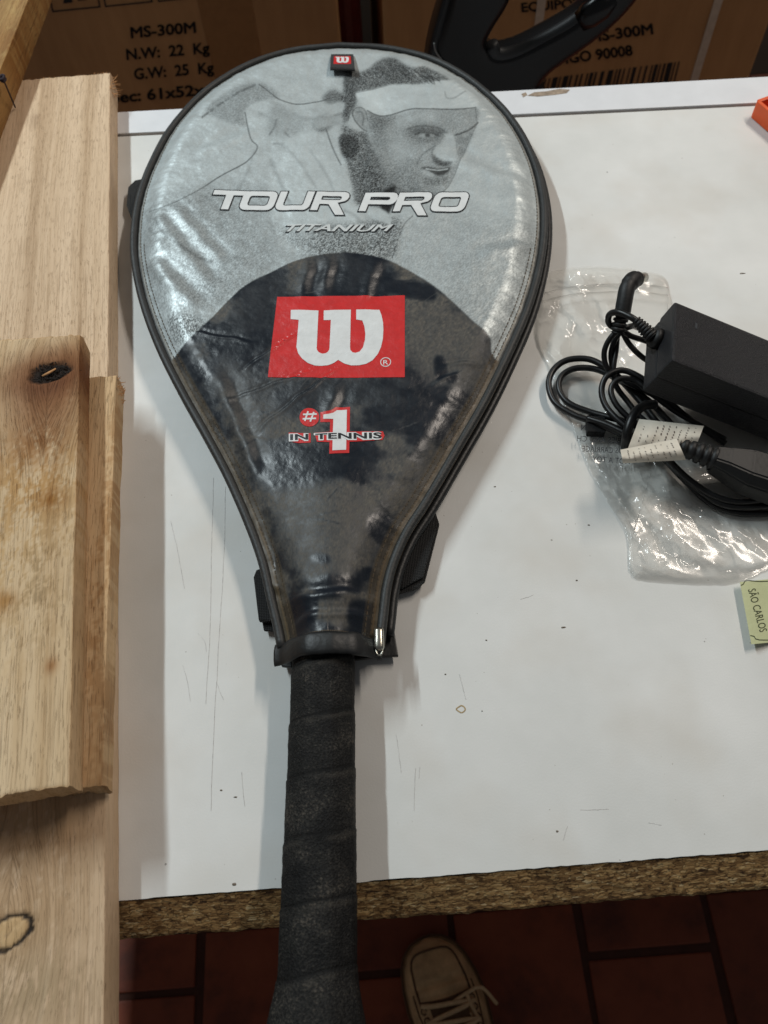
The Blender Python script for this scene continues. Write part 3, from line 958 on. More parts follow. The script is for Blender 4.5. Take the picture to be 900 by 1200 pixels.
tube('trigger', tp, [.009, .012, .012, .008], m_blk, tool, 10)
# housing below the loop, down to the floor
bz = P(570, 90, Y=YT).z
bx0, bx1 = P(500, 90, Y=YT).x, P(641, 100, Y=YT).x
bm = bmesh.new()
bm_box(bm, (bx0 + .006, YT - .026, FLZ), (bx1, YT + .07, bz - .012), bev=.010)
bm_obj('housing', bm, m_blk, tool, True)
tube('seam', [(a, YT - .0205, b) for a, b in px_xz(catmull([(506, 35), (508, 45), (516, 56), (526, 66), (540, 78)], 5))], .0008, simple('scuffed_edge', (120, 120, 118), .4), tool, 6)
# orange plastic grid at the right
m_or = simple('orange_plastic', (226, 88, 34), 0.45, var=0.08, scale=90)
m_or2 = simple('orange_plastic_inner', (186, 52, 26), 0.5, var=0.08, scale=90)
og = empty('orange_grid', P(893, 125, 0), 'orange plastic grid corner at the right edge of the table', 'plastic grid')
a0, a1, a2, a3 = [np.array(P(*q, .014)[:2]) for q in ((889, 118), (903, 108), (960, 190), (940, 215))]
a1 = a0 + np.array([.042, .016]); a2 = a1 + np.array([.03, -.075]); a3 = a0 + np.array([.03, -.075])
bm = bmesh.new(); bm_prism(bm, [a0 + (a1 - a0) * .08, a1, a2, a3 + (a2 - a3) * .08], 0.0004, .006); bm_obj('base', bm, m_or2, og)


def wall_seg(p, q, w, z1=.014):
    p = np.array(p); q = np.array(q); d = (q - p) / np.linalg.norm(q - p); n = np.array([-d[1], d[0]]) * w / 2
    bm = bmesh.new(); bm_prism(bm, [p - n, q - n, q + n, p + n], .0004, z1, bev=.0005); bm_obj('rib', bm, m_or, og)


wall_seg(a0, a3, .003); wall_seg(a0, a1, .003); wall_seg(a1, a2, .003); wall_seg(a3, a2, .003)
for k in (.2, .4, .6, .8):
    wall_seg(a0 + (a3 - a0) * k, a1 + (a2 - a1) * k, .0022, .0135)
wall_seg((a0 + a1) / 2, (a3 + a2) / 2, .0022, .0137)

# ------------------------------------------------------------------ racket cover
ZE = 0.017                                             # height of the piped edge
Lpx = [(325, 762), (321, 740), (313, 706), (303, 662), (287, 617), (263, 562), (239, 516), (209, 462), (184, 412), (166, 364), (156, 322), (153, 284), (159, 237), (176, 190), (203, 144), (243, 104), (288, 77), (338, 60), (398, 53)]
Rpx = [(451, 757), (455, 722), (459, 690), (467, 660), (482, 626), (505, 590), (541, 528), (572, 474), (600, 417), (622, 366), (636, 317), (642, 272), (640, 230), (629, 188), (608, 148), (580, 115), (545, 88), (502, 67), (452, 56), (398, 53)]
lw = unproj(*np.array(catmull(Lpx, 10)).T, ZE)[:, :2]
rw = unproj(*np.array(catmull(Rpx, 10)).T, ZE)[:, :2]
C0 = (lw[0] + rw[0]) / 2
TIP = lw[-1]
AX = (TIP - C0) / np.linalg.norm(TIP - C0)
AC = np.array([AX[1], -AX[0]])
LEN = np.linalg.norm(TIP - C0)


def ab(p): return (p - C0) @ AX, (p - C0) @ AC


def wo(a, b): return C0 + np.asarray(a)[..., None] * AX + np.asarray(b)[..., None] * AC


la, lb = ab(lw); ra, rb_ = ab(rw)
# closed outline (left chain up, right chain down), evenly sampled; clockwise seen from above
OUT = resample(np.vstack([lw, rw[::-1][1:]]), 0.004)


def dist_out(p):
    """distance of points to the piped outline and position along it"""
    A = OUT[:-1]; B = OUT[1:]; D = B - A; LL = (D ** 2).sum(1)
    best = np.full(len(p), 9.0); arc = np.zeros(len(p))
    cum = np.r_[0, np.cumsum(np.sqrt(LL))]
    for i0 in range(0, len(p), 20000):
        q = p[i0:i0 + 20000]
        t = np.clip(((q[:, None, :] - A[None]) * D[None]).sum(2) / LL[None], 0, 1)
        dd = np.sqrt((((A[None] + D[None] * t[..., None]) - q[:, None, :]) ** 2).sum(2))
        k = dd.argmin(1); ar = np.arange(len(q))
        best[i0:i0 + 20000] = dd[ar, k]; arc[i0:i0 + 20000] = cum[k] + t[ar, k] * np.sqrt(LL[k])
    return best, arc


def cover_h(p, ds=None):
    """height of the soft front panel over the world point"""
    d, s = dist_out(p) if ds is None else ds
    a, b = ab(p)
    h = ZE + 0.0085 * sstep(0, 0.024, d)
    u = a / LEN
    # frame hoop lifts the rim, the middle sags between the strings and the vinyl
    h -= 0.0024 * sstep(.025, .09, d) * sstep(.30, .5, u)
    # throat: the vinyl climbs over the shaft and the grip
    h += 0.0085 * np.exp(-(b / .020) ** 2) * sstep(.30, .0, u) * sstep(0, .012, d)
    # soft dents and folds
    h += 0.0024 * (fbm(b * 16 + 3, a * 11, 21, 3) - .5) * sstep(.006, .03, d)
    h += 0.0010 * (fbm(b * 48 + 9, a * 40, 22, 3) - .5) * sstep(.006, .02, d)
    # puckers where the panel is stitched to the piping
    pk = fbm(s * 150, d * 30, 33, 2) - .5
    h += 0.0012 * pk * np.exp(-((d - .013) / .014) ** 2) * (.45 + .9 * vnoise(s * 9, d * 0, 5)) * (1 + .6 * sstep(.58, .48, u) * (b > 0))
    # diagonal creases
    for (x0, y0, x1, y1, w, am) in CREASES:
        am = am * .85
        e = np.array([x1 - x0, y1 - y0]); L = np.linalg.norm(e); e /= L
        r = p - np.array([x0, y0]); t = r @ e; n = r @ np.array([-e[1], e[0]]) + .0022 * (fbm(t * 90, t * 0, 3, 2) - .5)
        fade = sstep(-.006, .012, t) * sstep(L + .006, L - .012, t)
        h += am * fade * (np.exp(-(n / w) ** 2) - .8 * np.exp(-((n - 1.7 * w) / w) ** 2))
    h += 0.00022 * (fbm(b * 320, a * 320, 44, 2) - .5)
    return h


def cw(x, y): return tuple(unproj(np.array(x), np.array(y), .026)[:2])


CREASES = [(*cw(284, 434), *cw(352, 386), .0012, .0007), (*cw(262, 470), *cw(372, 432), .0012, .0006), (*cw(300, 505), *cw(400, 428), .0011, .0006),
           (*cw(216, 388), *cw(292, 400), .0014, .0008), (*cw(330, 706), *cw(445, 700), .0026, .0014), (*cw(330, 690), *cw(300, 660), .0016, .001),
           (*cw(345, 730), *cw(440, 722), .002, .001), (*cw(180, 250), *cw(245, 330), .004, .0008), (*cw(200, 240), *cw(262, 305), .004, .0008),
           (*cw(520, 430), *cw(560, 424), .0016, .0009), (*cw(505, 452), *cw(540, 436), .0016, .0009), (*cw(360, 300), *cw(352, 345), .004, .0014), (*cw(384, 298), *cw(378, 340), .004, .0014),
           (*cw(440, 300), *cw(425, 350), .004, .0010), (*cw(395, 450), *cw(380, 490), .004, .0012), (*cw(290, 590), *cw(318, 680), .003, .0012),
           (*cw(255, 440), *cw(300, 560), .004, .0016), (*cw(470, 620), *cw(450, 690), .003, -.001), (*cw(230, 180), *cw(300, 150), .005, .0012), (*cw(520, 180), *cw(610, 215), .006, .0012),
           (*cw(560, 300), *cw(622, 285), .005, .0012), (*cw(170, 300), *cw(230, 360), .005, .0013)]

# ---- the printed picture, drawn in the plane of the panel (units: print pixels)
S = 2; PX0, PY0, PX1, PY1 = 140, 40, 660, 800
Wc, Hc = (PX1 - PX0) * S, (PY1 - PY0) * S
tone = np.full((Hc, Wc), .72)
gr = np.full((Hc, Wc), .05)                             # amount of stipple
yy, xx = np.mgrid[0:Hc, 0:Wc]; XX = xx / S + PX0; YY = yy / S + PY0


def blur(m, sg):
    if sg <= 0: return m
    r = int(3 * sg) + 1; k = np.exp(-np.arange(-r, r + 1) ** 2 / (2 * sg * sg)); k /= k.sum()
    m = np.apply_along_axis(lambda v: np.convolve(v, k, 'same'), 0, m)
    return np.apply_along_axis(lambda v: np.convolve(v, k, 'same'), 1, m)


def win(pts, pad):
    p = np.asarray(pts, float)
    x0 = max(0, int((p[:, 0].min() - pad - PX0) * S)); x1 = min(Wc, int((p[:, 0].max() + pad - PX0) * S) + 1)
    y0 = max(0, int((p[:, 1].min() - pad - PY0) * S)); y1 = min(Hc, int((p[:, 1].max() + pad - PY0) * S) + 1)
    return slice(y0, y1), slice(x0, x1)


def inside(pts, X, Y):
    p = np.asarray(pts, float); c = np.zeros(X.shape, bool)
    for i in range(len(p)):
        (xa, ya), (xb, yb) = p[i], p[(i + 1) % len(p)]
        if ya == yb: continue
        c ^= ((ya > Y) != (yb > Y)) & (X < (xb - xa) * (Y - ya) / (yb - ya) + xa)
    return c


def fill(pts, t, alpha=1.0, soft=1.0, g=None, smooth=True):
    if smooth: pts = catmull(pts, 5, True)
    w = win(pts, soft * 4 + 2)
    m = blur(inside(pts, XX[w], YY[w]).astype(float), soft * S) * alpha
    tone[w] = tone[w] * (1 - m) + t * m
    if g is not None: gr[w] = gr[w] * (1 - m) + g * m


def stroke(pts, width, t, alpha=1.0, soft=.6):
    pts = catmull(pts, 5); w = win(pts, width * 2 + soft * 4 + 2)
    X, Y = XX[w], YY[w]; d = np.full(X.shape, 1e9)
    for (xa, ya), (xb, yb) in zip(pts[:-1], pts[1:]):
        L = (xb - xa) ** 2 + (yb - ya) ** 2 + 1e-9
        u = np.clip(((X - xa) * (xb - xa) + (Y - ya) * (yb - ya)) / L, 0, 1)
        d = np.minimum(d, np.hypot(X - xa - u * (xb - xa), Y - ya - u * (yb - ya)))
    m = sstep(width / 2 + soft, width / 2 - soft, d) * alpha
    tone[w] = tone[w] * (1 - m) + t * m


F = lambda pts: [(390 + x / 4.5, 60 + y / 4.5) for x, y in pts]        # head area
G = lambda pts: [(130 + x / 3., 30 + y / 3.) for x, y in pts]          # left area
H_ = lambda pts: [(370 + x / 3., 30 + y / 3.) for x, y in pts]         # right area
# backdrop tones
fill([(150, 250), (240, 215), (330, 215), (430, 260), (480, 300), (300, 330), (220, 400), (150, 360)], .62, .8, 8, .10)
fill([(560, 280), (640, 270), (640, 420), (560, 420), (520, 340)], .60, .8, 10, .16)
fill([(480, 250), (560, 250), (600, 330), (520, 340), (460, 310)], .66, .7, 8, .12)
# racket hand and sleeve on the left
fill(G([(330, 300), (400, 240), (470, 205), (545, 205), (585, 250), (500, 270), (465, 310), (475, 345), (410, 335)]), .57, .85, 2, .16)
fill(G([(470, 300), (500, 270), (580, 252), (650, 268), (780, 240), (830, 262), (800, 320), (700, 370), (620, 390), (560, 380), (500, 420), (485, 360)]), .73, 1, 1.2, .05)
fill(G([(560, 260), (640, 290), (700, 340), (610, 380), (550, 370)]), .60, .7, 4, .1)
stroke(G([(520, 205), (560, 232), (590, 252), (650, 266), (720, 258), (785, 240)]), .9, .30, .9)
stroke(G([(470, 300), (478, 345), (490, 390), (512, 418), (470, 470), (380, 522), (280, 590), (182, 636), (130, 640)]), 1.0, .26, .9)
stroke(G([(555, 372), (572, 345), (580, 320)]), 1.6, .4, .7, 1.2)
stroke(G([(570, 402), (600, 410), (640, 470)]), 1.4, .45, .6, 1.2)
stroke(G([(610, 365), (625, 380)]), 1.4, .4, .6, 1)
fill(G([(130, 640), (182, 636), (280, 590), (340, 560), (420, 620), (560, 780), (480, 900), (300, 1000), (150, 940)]), .60, .75, 4, .16)
stroke(G([(150, 672), (190, 735), (250, 775), (300, 805), (350, 822)]), 3.0, .40, .7, 3)
stroke(G([(130, 700), (180, 770), (220, 820), (270, 850)]), 2.0, .45, .6, 2)
stroke(G([(320, 590), (360, 620), (400, 680)]), 2.0, .5, .5, 2)
fill(G([(250, 870), (330, 880), (420, 860), (380, 930), (300, 960)]), .55, .6, 8, .25)
fill([(198, 366), (240, 376), (232, 388), (210, 400), (200, 390)], .52, .9, 3, .45)
# shirt
fill(G([(640, 380), (700, 375), (770, 470), (820, 540), (880, 610), (900, 700), (900, 800), (700, 790), (600, 760), (560, 640), (560, 500)]), .75, .95, 3, .04)
fill(G([(560, 690), (660, 720), (760, 720), (900, 690), (990, 730), (960, 800), (880, 830), (700, 800)]), .52, .8, 5, .34)
# neck
fill(F([(45, 380), (120, 405), (190, 420), (260, 560), (340, 660), (360, 760), (320, 800), (130, 790), (105, 700), (70, 560)]), .42, 1, 2, .34)
fill(F([(150, 560), (220, 520), (320, 660), (350, 780), (180, 790), (150, 700)]), .34, .8, 5, .36)
fill(F([(30, 440), (70, 425), (120, 440), (135, 500), (95, 552), (50, 530)]), .24, 1, 1.5, .30)
stroke(F([(-60, 330), (-30, 420), (0, 500), (40, 580)]), 1.2, .3, .8)
fill(F([(-110, 370), (-30, 330), (40, 300), (10, 360), (-60, 410)]), .30, .8, 2, .25)
# hair
fill(F([(118, 205), (110, 120), (60, 110), (-10, 60), (20, 20), (115, 100), (180, 95), (240, 50), (310, 38), (360, 62), (420, 92), (480, 82), (540, 105), (620, 155), (560, 165), (460, 172), (380, 170), (290, 170), (200, 195)]), .40, 1, 1.4, .34)
fill(F([(260, 60), (320, 45), (370, 80), (420, 120), (380, 160), (300, 150)]), .30, .7, 4, .35)
fill(F([(60, 130), (120, 105), (128, 200), (118, 270), (95, 310), (70, 350), (45, 360), (50, 280), (30, 250), (55, 200)]), .34, 1, 2, .32)
fill(F([(-60, 230), (0, 190), (50, 215), (40, 250), (-20, 260)]), .36, .8, 2, .25)
# head band tails
fill(F([(-120, 290), (-40, 275), (40, 248), (62, 275), (30, 310), (-40, 330), (-100, 340)]), .70, 1, 1.2, .04)
fill(F([(-110, 350), (-40, 330), (40, 320), (50, 360), (-20, 385), (-90, 395)]), .64, 1, 1.5, .06)
# face
fill(F([(180, 300), (300, 322), (500, 300), (752, 296), (757, 375), (735, 432), (705, 500), (665, 585), (642, 640), (605, 706), (565, 742), (500, 752), (400, 748), (320, 690), (240, 560), (195, 470), (180, 400)]), .60, 1, 1.2, .13)
fill(F([(320, 335), (420, 322), (520, 322), (560, 350), (480, 385), (400, 395), (330, 380)]), .68, .85, 4, .06)
fill(F([(560, 325), (700, 316), (745, 330), (745, 370), (660, 405), (590, 405)]), .60, .9, 4, .12)
fill(F([(270, 430), (360, 450), (430, 485), (510, 495), (450, 550), (370, 580), (290, 530)]), .66, .9, 6, .07)
fill(F([(235, 560), (300, 590), (400, 600), (440, 640), (470, 705), (560, 745), (400, 752), (320, 700)]), .50, .85, 6, .20)
fill(F([(400, 560), (460, 545), (470, 590), (440, 630), (390, 620)]), .55, .7, 4, .22)
fill(F([(190, 310), (290, 326), (330, 335), (285, 370), (250, 420), (205, 400)]), .43, .85, 3, .26)
fill(F([(230, 400), (275, 390), (280, 440), (300, 500), (260, 520), (220, 450)]), .50, .7, 4, .2)
fill(F([(200, 470), (250, 560), (330, 690), (400, 745), (330, 760), (250, 640), (195, 540)]), .46, .75, 5, .16)
fill(F([(430, 700), (520, 735), (570, 735), (500, 765), (400, 765)]), .44, .6, 4, .24)
# eye sockets and brows
fill(F([(370, 405), (430, 380), (510, 385), (585, 405), (600, 432), (550, 462), (480, 478), (410, 455)]), .47, .9, 4, .20)
fill(F([(420, 405), (480, 392), (560, 410), (590, 430), (545, 440), (500, 425), (440, 425)]), .36, .8, 2, .16)
stroke(F([(395, 398), (440, 386), (500, 388), (560, 402), (612, 432)]), 1.8, .34, .75, 1.2)
stroke(F([(432, 428), (470, 418), (520, 424), (560, 438)]), 1.2, .26, .85, .7)
fill(F([(448, 434), (490, 424), (540, 434), (500, 446), (465, 444)]), .62, .9, .8, .04)
fill(F([(486, 426), (508, 426), (510, 442), (490, 443)]), .28, .9, .7, .05)
stroke(F([(440, 452), (485, 466), (545, 456)]), 1.0, .45, .6, 1.0)
fill(F([(648, 448), (690, 432), (738, 424), (722, 466), (700, 515), (668, 528)]), .52, .85, 2.2, .16)
stroke(F([(640, 440), (690, 424), (730, 404), (764, 374)]), 1.8, .28, .8, .9)
fill(F([(684, 440), (718, 430), (714, 444), (690, 450)]), .66, .8, .8, .04)
# nose
fill(F([(600, 425), (640, 440), (652, 510), (662, 560), (632, 584), (585, 572), (540, 545), (534, 505), (572, 480)]), .72, .95, 1.8, .04)
stroke(F([(645, 450), (655, 510), (664, 556)]), 1.0, .50, .6, .8)
stroke(F([(540, 492), (500, 515), (464, 545), (438, 590)]), 1.4, .42, .75, 1.2)
fill(F([(524, 538), (548, 556), (585, 574), (630, 580), (600, 598), (555, 592), (528, 568)]), .34, .95, 1.1, .18)
stroke(F([(532, 500), (522, 520), (524, 542)]), 1.1, .42, .75, .8)
# mouth, chin
fill(F([(462, 602), (505, 598), (555, 610), (616, 604), (604, 630), (562, 646), (528, 634), (500, 616)]), .26, 1, .9, .10)
stroke(F([(490, 607), (550, 617), (604, 612)]), 1.5, .80, .85, .5)
stroke(F([(320, 690), (400, 745), (470, 757), (530, 752), (565, 742)]), 1.4, .34, .7, 1.2)
fill(F([(470, 614), (503, 624), (534, 644), (518, 655), (482, 638)]), .66, .9, 1.2, .06)
fill(F([(478, 662), (525, 662), (600, 652), (588, 682), (530, 694), (488, 686)]), .44, .8, 2.2, .26)
fill(F([(468, 692), (505, 705), (560, 710), (535, 732), (485, 724)]), .62, .7, 2, .12)
# face outline
stroke(F([(755, 235), (752, 296), (757, 375), (735, 432), (705, 500), (665, 585), (642, 640), (605, 706), (565, 742)]), .9, .40, .7)
# ear
fill(F([(105, 295), (140, 275), (175, 300), (190, 350), (180, 402), (150, 385), (115, 345)]), .60, 1, 1.2, .1)
stroke(F([(105, 300), (118, 285), (150, 282), (172, 305), (182, 350)]), 1.0, .36, .8)
stroke(F([(125, 305), (148, 305), (160, 335), (155, 370)]), 1.6, .42, .8, 1)
stroke(F([(100, 310), (115, 350), (150, 388), (178, 404)]), 1.2, .30, .8)
# head band
fill(F([(120, 205), (200, 192), (290, 170), (380, 168), (450, 172), (560, 155), (640, 158), (720, 195), (762, 235), (752, 294), (640, 304), (500, 299), (400, 297), (300, 320), (240, 321), (180, 296), (140, 255)]), .76, 1, .8, .03)
fill(F([(140, 225), (230, 215), (300, 250), (280, 305), (200, 290)]), .84, .7, 5, .02)
fill(F([(400, 190), (560, 180), (640, 200), (620, 280), (460, 280)]), .70, .6, 7, .04)
stroke(F([(180, 297), (240, 322), (300, 320), (400, 298), (500, 300), (640, 306), (752, 295)]), 1.1, .30, .85)
stroke(F([(118, 206), (200, 192), (290, 170)]), 1.0, .45, .7)
stroke(F([(590, 215), (600, 245), (640, 245), (700, 205)]), 1.4, .52, .6, 1)
# strands of hair
rh = np.random.default_rng(21)
for k in range(60):
    x0 = rh.uniform(120, 520); y0 = np.interp(x0, [120, 240, 310, 420, 540], [110, 60, 45, 95, 110]) + rh.uniform(5, 35)
    stroke(F([(x0, y0), (x0 + rh.uniform(10, 30), y0 + rh.uniform(5, 25)), (x0 + rh.uniform(30, 60), y0 + rh.uniform(20, 55))]), rh.uniform(.5, 1.1), rh.choice([.2, .3, .62]), .6, .4)
for k in range(26):
    x0 = rh.uniform(50, 115); y0 = rh.uniform(120, 320)
    stroke(F([(x0, y0), (x0 - rh.uniform(0, 16), y0 + rh.uniform(15, 40))]), rh.uniform(.6, 1.2), rh.choice([.18, .28, .55]), .6, .4)
# folds in the shirt and sleeve
for q in ([(600, 400), (660, 470), (720, 560)], [(560, 460), (600, 560), (640, 640)], [(700, 430), (760, 520), (800, 620)], [(500, 430), (470, 520), (420, 600)], [(640, 300), (700, 320), (760, 300)], [(520, 300), (560, 320), (580, 360)], [(820, 640), (860, 660), (890, 700)]):
    stroke(G(q), rh.uniform(2, 4), .56, .5, 2.5)
# collar and lower shirt
fill(F([(255, 735), (320, 695), (325, 740), (310, 800), (280, 860), (250, 800)]), .14, 1, 1.2, .1)
fill(H_([(0, 700), (140, 690), (240, 670), (300, 680), (270, 800), (200, 800), (60, 790), (0, 790)]), .48, .8, 3, .44)
stroke(H_([(340, 660), (310, 690), (290, 740), (268, 805)]), 1.0, .34, .7)
fill(H_([(150, 620), (245, 640), (262, 690), (200, 665)]), .72, 1, 1.0, .04)
# row of tiny print along the rim (too small to read)
rt = np.random.default_rng(5)
arcp = resample(catmull(G([(312, 328), (370, 285), (440, 240), (510, 205)]), 10), 1.6)
for k, q in enumerate(arcp):
    if rt.random() < .8: fill([(q[0] - .5, q[1] - 1.4), (q[0] + .5, q[1] - 1.6), (q[0] + .6, q[1] + 1.2), (q[0] - .4, q[1] + 1.4)], .35, .8, .3, smooth=False)
# sewing-hole stains at the right rim
for k in range(90):
    t = rt.random(); q = catmull([(632, 270), (630, 310), (622, 345), (606, 385), (590, 410)], 20)[int(t * 79)]
    fill([(q[0] - rt.uniform(.4, 1.2) - rt.uniform(0, 5) * (rt.random() < .4), q[1] - 1), (q[0] + 1, q[1] - .8), (q[0] + .6, q[1] + 1.2)], .22, .7, .4, smooth=False)
# black vinyl lower part
DARK = catmull([(150, 440), (209, 406), (241, 378), (282, 335), (315, 316), (352, 300), (400, 293), (438, 297), (467, 307), (510, 335), (553, 375), (574, 393), (584, 414), (660, 430)], 8)
darkm = blur(inside(list(map(tuple, DARK)) + [(660, 800), (140, 800)], XX, YY).astype(float), .6)
# dust film on the black vinyl: broad smears wiped clean in places
n_big = fbm(XX / 60, YY / 45, 71, 4); n_mid = fbm(XX / 18, YY / 14, 72, 4); n_fin = fbm(XX / 2.6, YY / 2.6, 73, 3)
dust = sstep(.34, .60, n_big + .35 * (n_mid - .5)) * (.55 + .9 * (n_fin - .3))


def dustblob(pts, v, alpha, soft):
    pts = catmull(pts, 5, True); w = win(pts, soft * 4 + 2)
    m = blur(inside(pts, XX[w], YY[w]).astype(float), soft * S) * alpha
    m = m * sstep(.15, .5, n_mid[w] + m - .35)
    dust[w] = dust[w] * (1 - m) + v * (.6 + .8 * (n_fin[w] - .2)) * m


dustblob([(470, 350), (520, 350), (570, 400), (560, 450), (500, 445), (475, 410)], .85, .9, 8)
dustblob([(250, 420), (310, 440), (330, 480), (290, 540), (262, 480)], .6, .8, 8)
dustblob([(340, 560), (380, 562), (430, 590), (440, 650), (390, 680), (335, 660), (320, 610)], .8, .95, 7)
dustblob([(370, 712), (405, 710), (408, 730), (374, 734)], .9, 1, 2)
dustblob([(480, 560), (500, 540), (520, 520), (500, 580), (470, 640), (450, 670)], .6, .8, 5)
dustblob([(370, 300), (430, 300), (450, 330), (400, 338), (350, 335)], .15, .9, 8)
dustblob([(280, 340), (330, 315), (330, 370), (270, 390)], .25, .8, 6)
dustblob([(300, 530), (400, 535), (410, 560), (330, 575), (300, 560)], .02, .95, 6)
dustblob([(330, 445), (480, 445), (470, 480), (430, 475), (340, 490)], .15, .9, 6)
for bl in ([(432, 605), (455, 602), (466, 622), (452, 636), (432, 626)], [(365, 655), (385, 656), (388, 666), (368, 664)], [(372, 683), (415, 680), (420, 698), (376, 700)], [(345, 706), (372, 706), (370, 735), (342, 740)],
           [(412, 708), (444, 706), (442, 735), (410, 738)], [(244, 402), (252, 405), (256, 424), (250, 424)], [(508, 420), (520, 418), (524, 440), (512, 446)], [(522, 440), (536, 436), (538, 446), (526, 450)],
           [(440, 325), (500, 330), (512, 345), (500, 352), (450, 340)], [(470, 455), (500, 462), (490, 470), (472, 468)], [(500, 455), (515, 452), (518, 464), (504, 468)]):
    dustblob(bl, .0, 1.0, 1.8)

for k in range(70):                                      # scuff lines in the dust
    x0 = rt.uniform(230, 540); y0 = rt.uniform(320, 720); an = rt.uniform(-.9, .4); Ls = rt.uniform(10, 42)
    q = [(x0, y0), (x0 + Ls * math.cos(an), y0 + Ls * math.sin(an))]
    w = win(q, 4); X, Y = XX[w], YY[w]
    if X.size == 0: continue
    t_s = (X - x0) * math.cos(an) + (Y - y0) * math.sin(an); n_s = -(X - x0) * math.sin(an) + (Y - y0) * math.cos(an) + 1.2 * (vnoise(t_s / 6, t_s * 0, k) - .5)
    m = np.exp(-(n_s / rt.uniform(.5, 1.1)) ** 2) * sstep(0, 5, t_s) * sstep(Ls, Ls - 6, t_s) * rt.uniform(.3, .8)
    dust[w] = np.clip(dust[w] * (1 - m) + rt.choice([0., 0., 1.0]) * m, 0, 1)

# ---- panel mesh
nr, nc = 760, 440
tau = np.linspace(0, 1, nr); tt = 1 - (1 - tau) ** 1.5
aL = la[0] + (la[-1] - la[0]) * tt; aR = ra[0] + (ra[-1] - ra[0]) * tt
bL = np.interp(aL, np.maximum.accumulate(la), lb); bR = np.interp(aR, np.maximum.accumulate(ra), rb_)
cc = np.linspace(0, 1, nc)
Am = aL[:, None] * (1 - cc) + aR[:, None] * cc; Bm = bL[:, None] * (1 - cc) + bR[:, None] * cc
XY = wo(Am, Bm).reshape(-1, 2)
dpan, span = dist_out(XY)
Z = cover_h(XY, (dpan, span))
px, py = proj(np.column_stack([XY, np.full(len(XY), .0255)]))


def samp(img, x, y):
    fx = np.clip((x - PX0) * S - .5, 0, Wc - 1.001); fy = np.clip((y - PY0) * S - .5, 0, Hc - 1.001)
    ix = fx.astype(int); iy = fy.astype(int); ax = fx - ix; ay = fy - iy
    return (img[iy, ix] * (1 - ax) + img[iy, ix + 1] * ax) * (1 - ay) + (img[iy + 1, ix] * (1 - ax) + img[iy + 1, ix + 1] * ax) * ay


tv = samp(tone, px, py); gv = samp(gr, px, py); dk = samp(darkm, px, py); du = np.clip(samp(dust, px, py), 0, 1)
rnd = rng.random(len(XY))
gnoise = .95 * (rnd - .5) + .35 * (vnoise(px * 1.5, py * 1.5, 91) - .5)
tv = np.clip(tv + gv * gnoise * 1.3 - .0, .06, .95)
tv = np.clip((tv - .62) * 1.14 + .675, .05, .98)
silver = lin(np.stack([tv * 243, tv * 253, tv * 254], 1))
scuff = (rng.random(len(XY)) - .5)
darkc = lin(np.stack([17 + 74 * du + 24 * scuff * du, 24 + 61 * du + 24 * scuff * du, 33 + 43 * du + 22 * scuff * du], 1))
colr = silver * (1 - dk[:, None]) + darkc * dk[:, None]
rgh = (.42 + .10 * (1 - tv)) * (1 - dk) + (.33 + .36 * du) * dk
met = .40 * (1 - dk)
# seam allowance beside the piping: dark vinyl, then a thin tan line
sm = sstep(.0068, .0060, dpan)
sb = np.clip(dk * (.25 + 1.1 * fbm(span * 60, dpan * 300, 61, 3)), 0, 1)[:, None]
colr = colr * (1 - sm[:, None]) + (lin((40, 41, 40)) * (1 - sb) + lin((84, 74, 58)) * sb) * sm[:, None]; rgh = rgh * (1 - sm) + .5 * sm; met *= 1 - sm
band = sstep(.0125, .0112, dpan) * dk * (.2 + .7 * fbm(span * 90, dpan * 200, 62, 3))
colr = colr * (1 - band[:, None]) + lin((78, 69, 55)) * band[:, None]
tl = np.exp(-((dpan - .0070) / .0005) ** 2) * .7
colr = colr * (1 - tl[:, None]) + lin((110, 92, 66)) * tl[:, None]
V = np.column_stack([XY, Z])
cover = empty('racket_cover', (float(C0[0]), float(C0[1]), 0), 'silver and black vinyl racket cover with red logo and man in headband print', 'racket cover')


def cover_mat():
    m, nt, b = new_mat('printed_vinyl')
    a = nd(nt, 'ShaderNodeAttribute', attribute_name='print'); g = nd(nt, 'ShaderNodeAttribute', attribute_name='gloss'); mt = nd(nt, 'ShaderNodeAttribute', attribute_name='foil')
    nt.links.new(a.outputs['Color'], b.inputs['Base Color']); nt.links.new(mt.outputs['Fac'], b.inputs['Metallic'])
    tc = nd(nt, 'ShaderNodeTexCoord')
    n = nd(nt, 'ShaderNodeTexNoise', i_Scale=620.0, i_Detail=3.0); nt.links.new(tc.outputs['Object'], n.inputs['Vector'])
    n2 = nd(nt, 'ShaderNodeTexNoise', i_Scale=90.0, i_Detail=5.0, i_Roughness=.6); nt.links.new(tc.outputs['Object'], n2.inputs['Vector'])
    mr = nd(nt, 'ShaderNodeMapRange', i_1=.3, i_2=.7, i_3=-.07, i_4=.07); nt.links.new(n2.outputs['Fac'], mr.inputs[0])
    ad = nd(nt, 'ShaderNodeMath', operation='ADD'); nt.links.new(g.outputs['Fac'], ad.inputs[0]); nt.links.new(mr.outputs[0], ad.inputs[1]); nt.links.new(ad.outputs[0], b.inputs['Roughness'])
    bp = nd(nt, 'ShaderNodeBump', i_Strength=.12, i_Distance=.0006); nt.links.new(n.outputs['Fac'], bp.inputs['Height'])
    bp2 = nd(nt, 'ShaderNodeBump', i_Strength=.22, i_Distance=.0016); nt.links.new(n2.outputs['Fac'], bp2.inputs['Height']); nt.links.new(bp.outputs[0], bp2.inputs['Normal'])
    nt.links.new(bp2.outputs[0], b.inputs['Normal'])
    return m


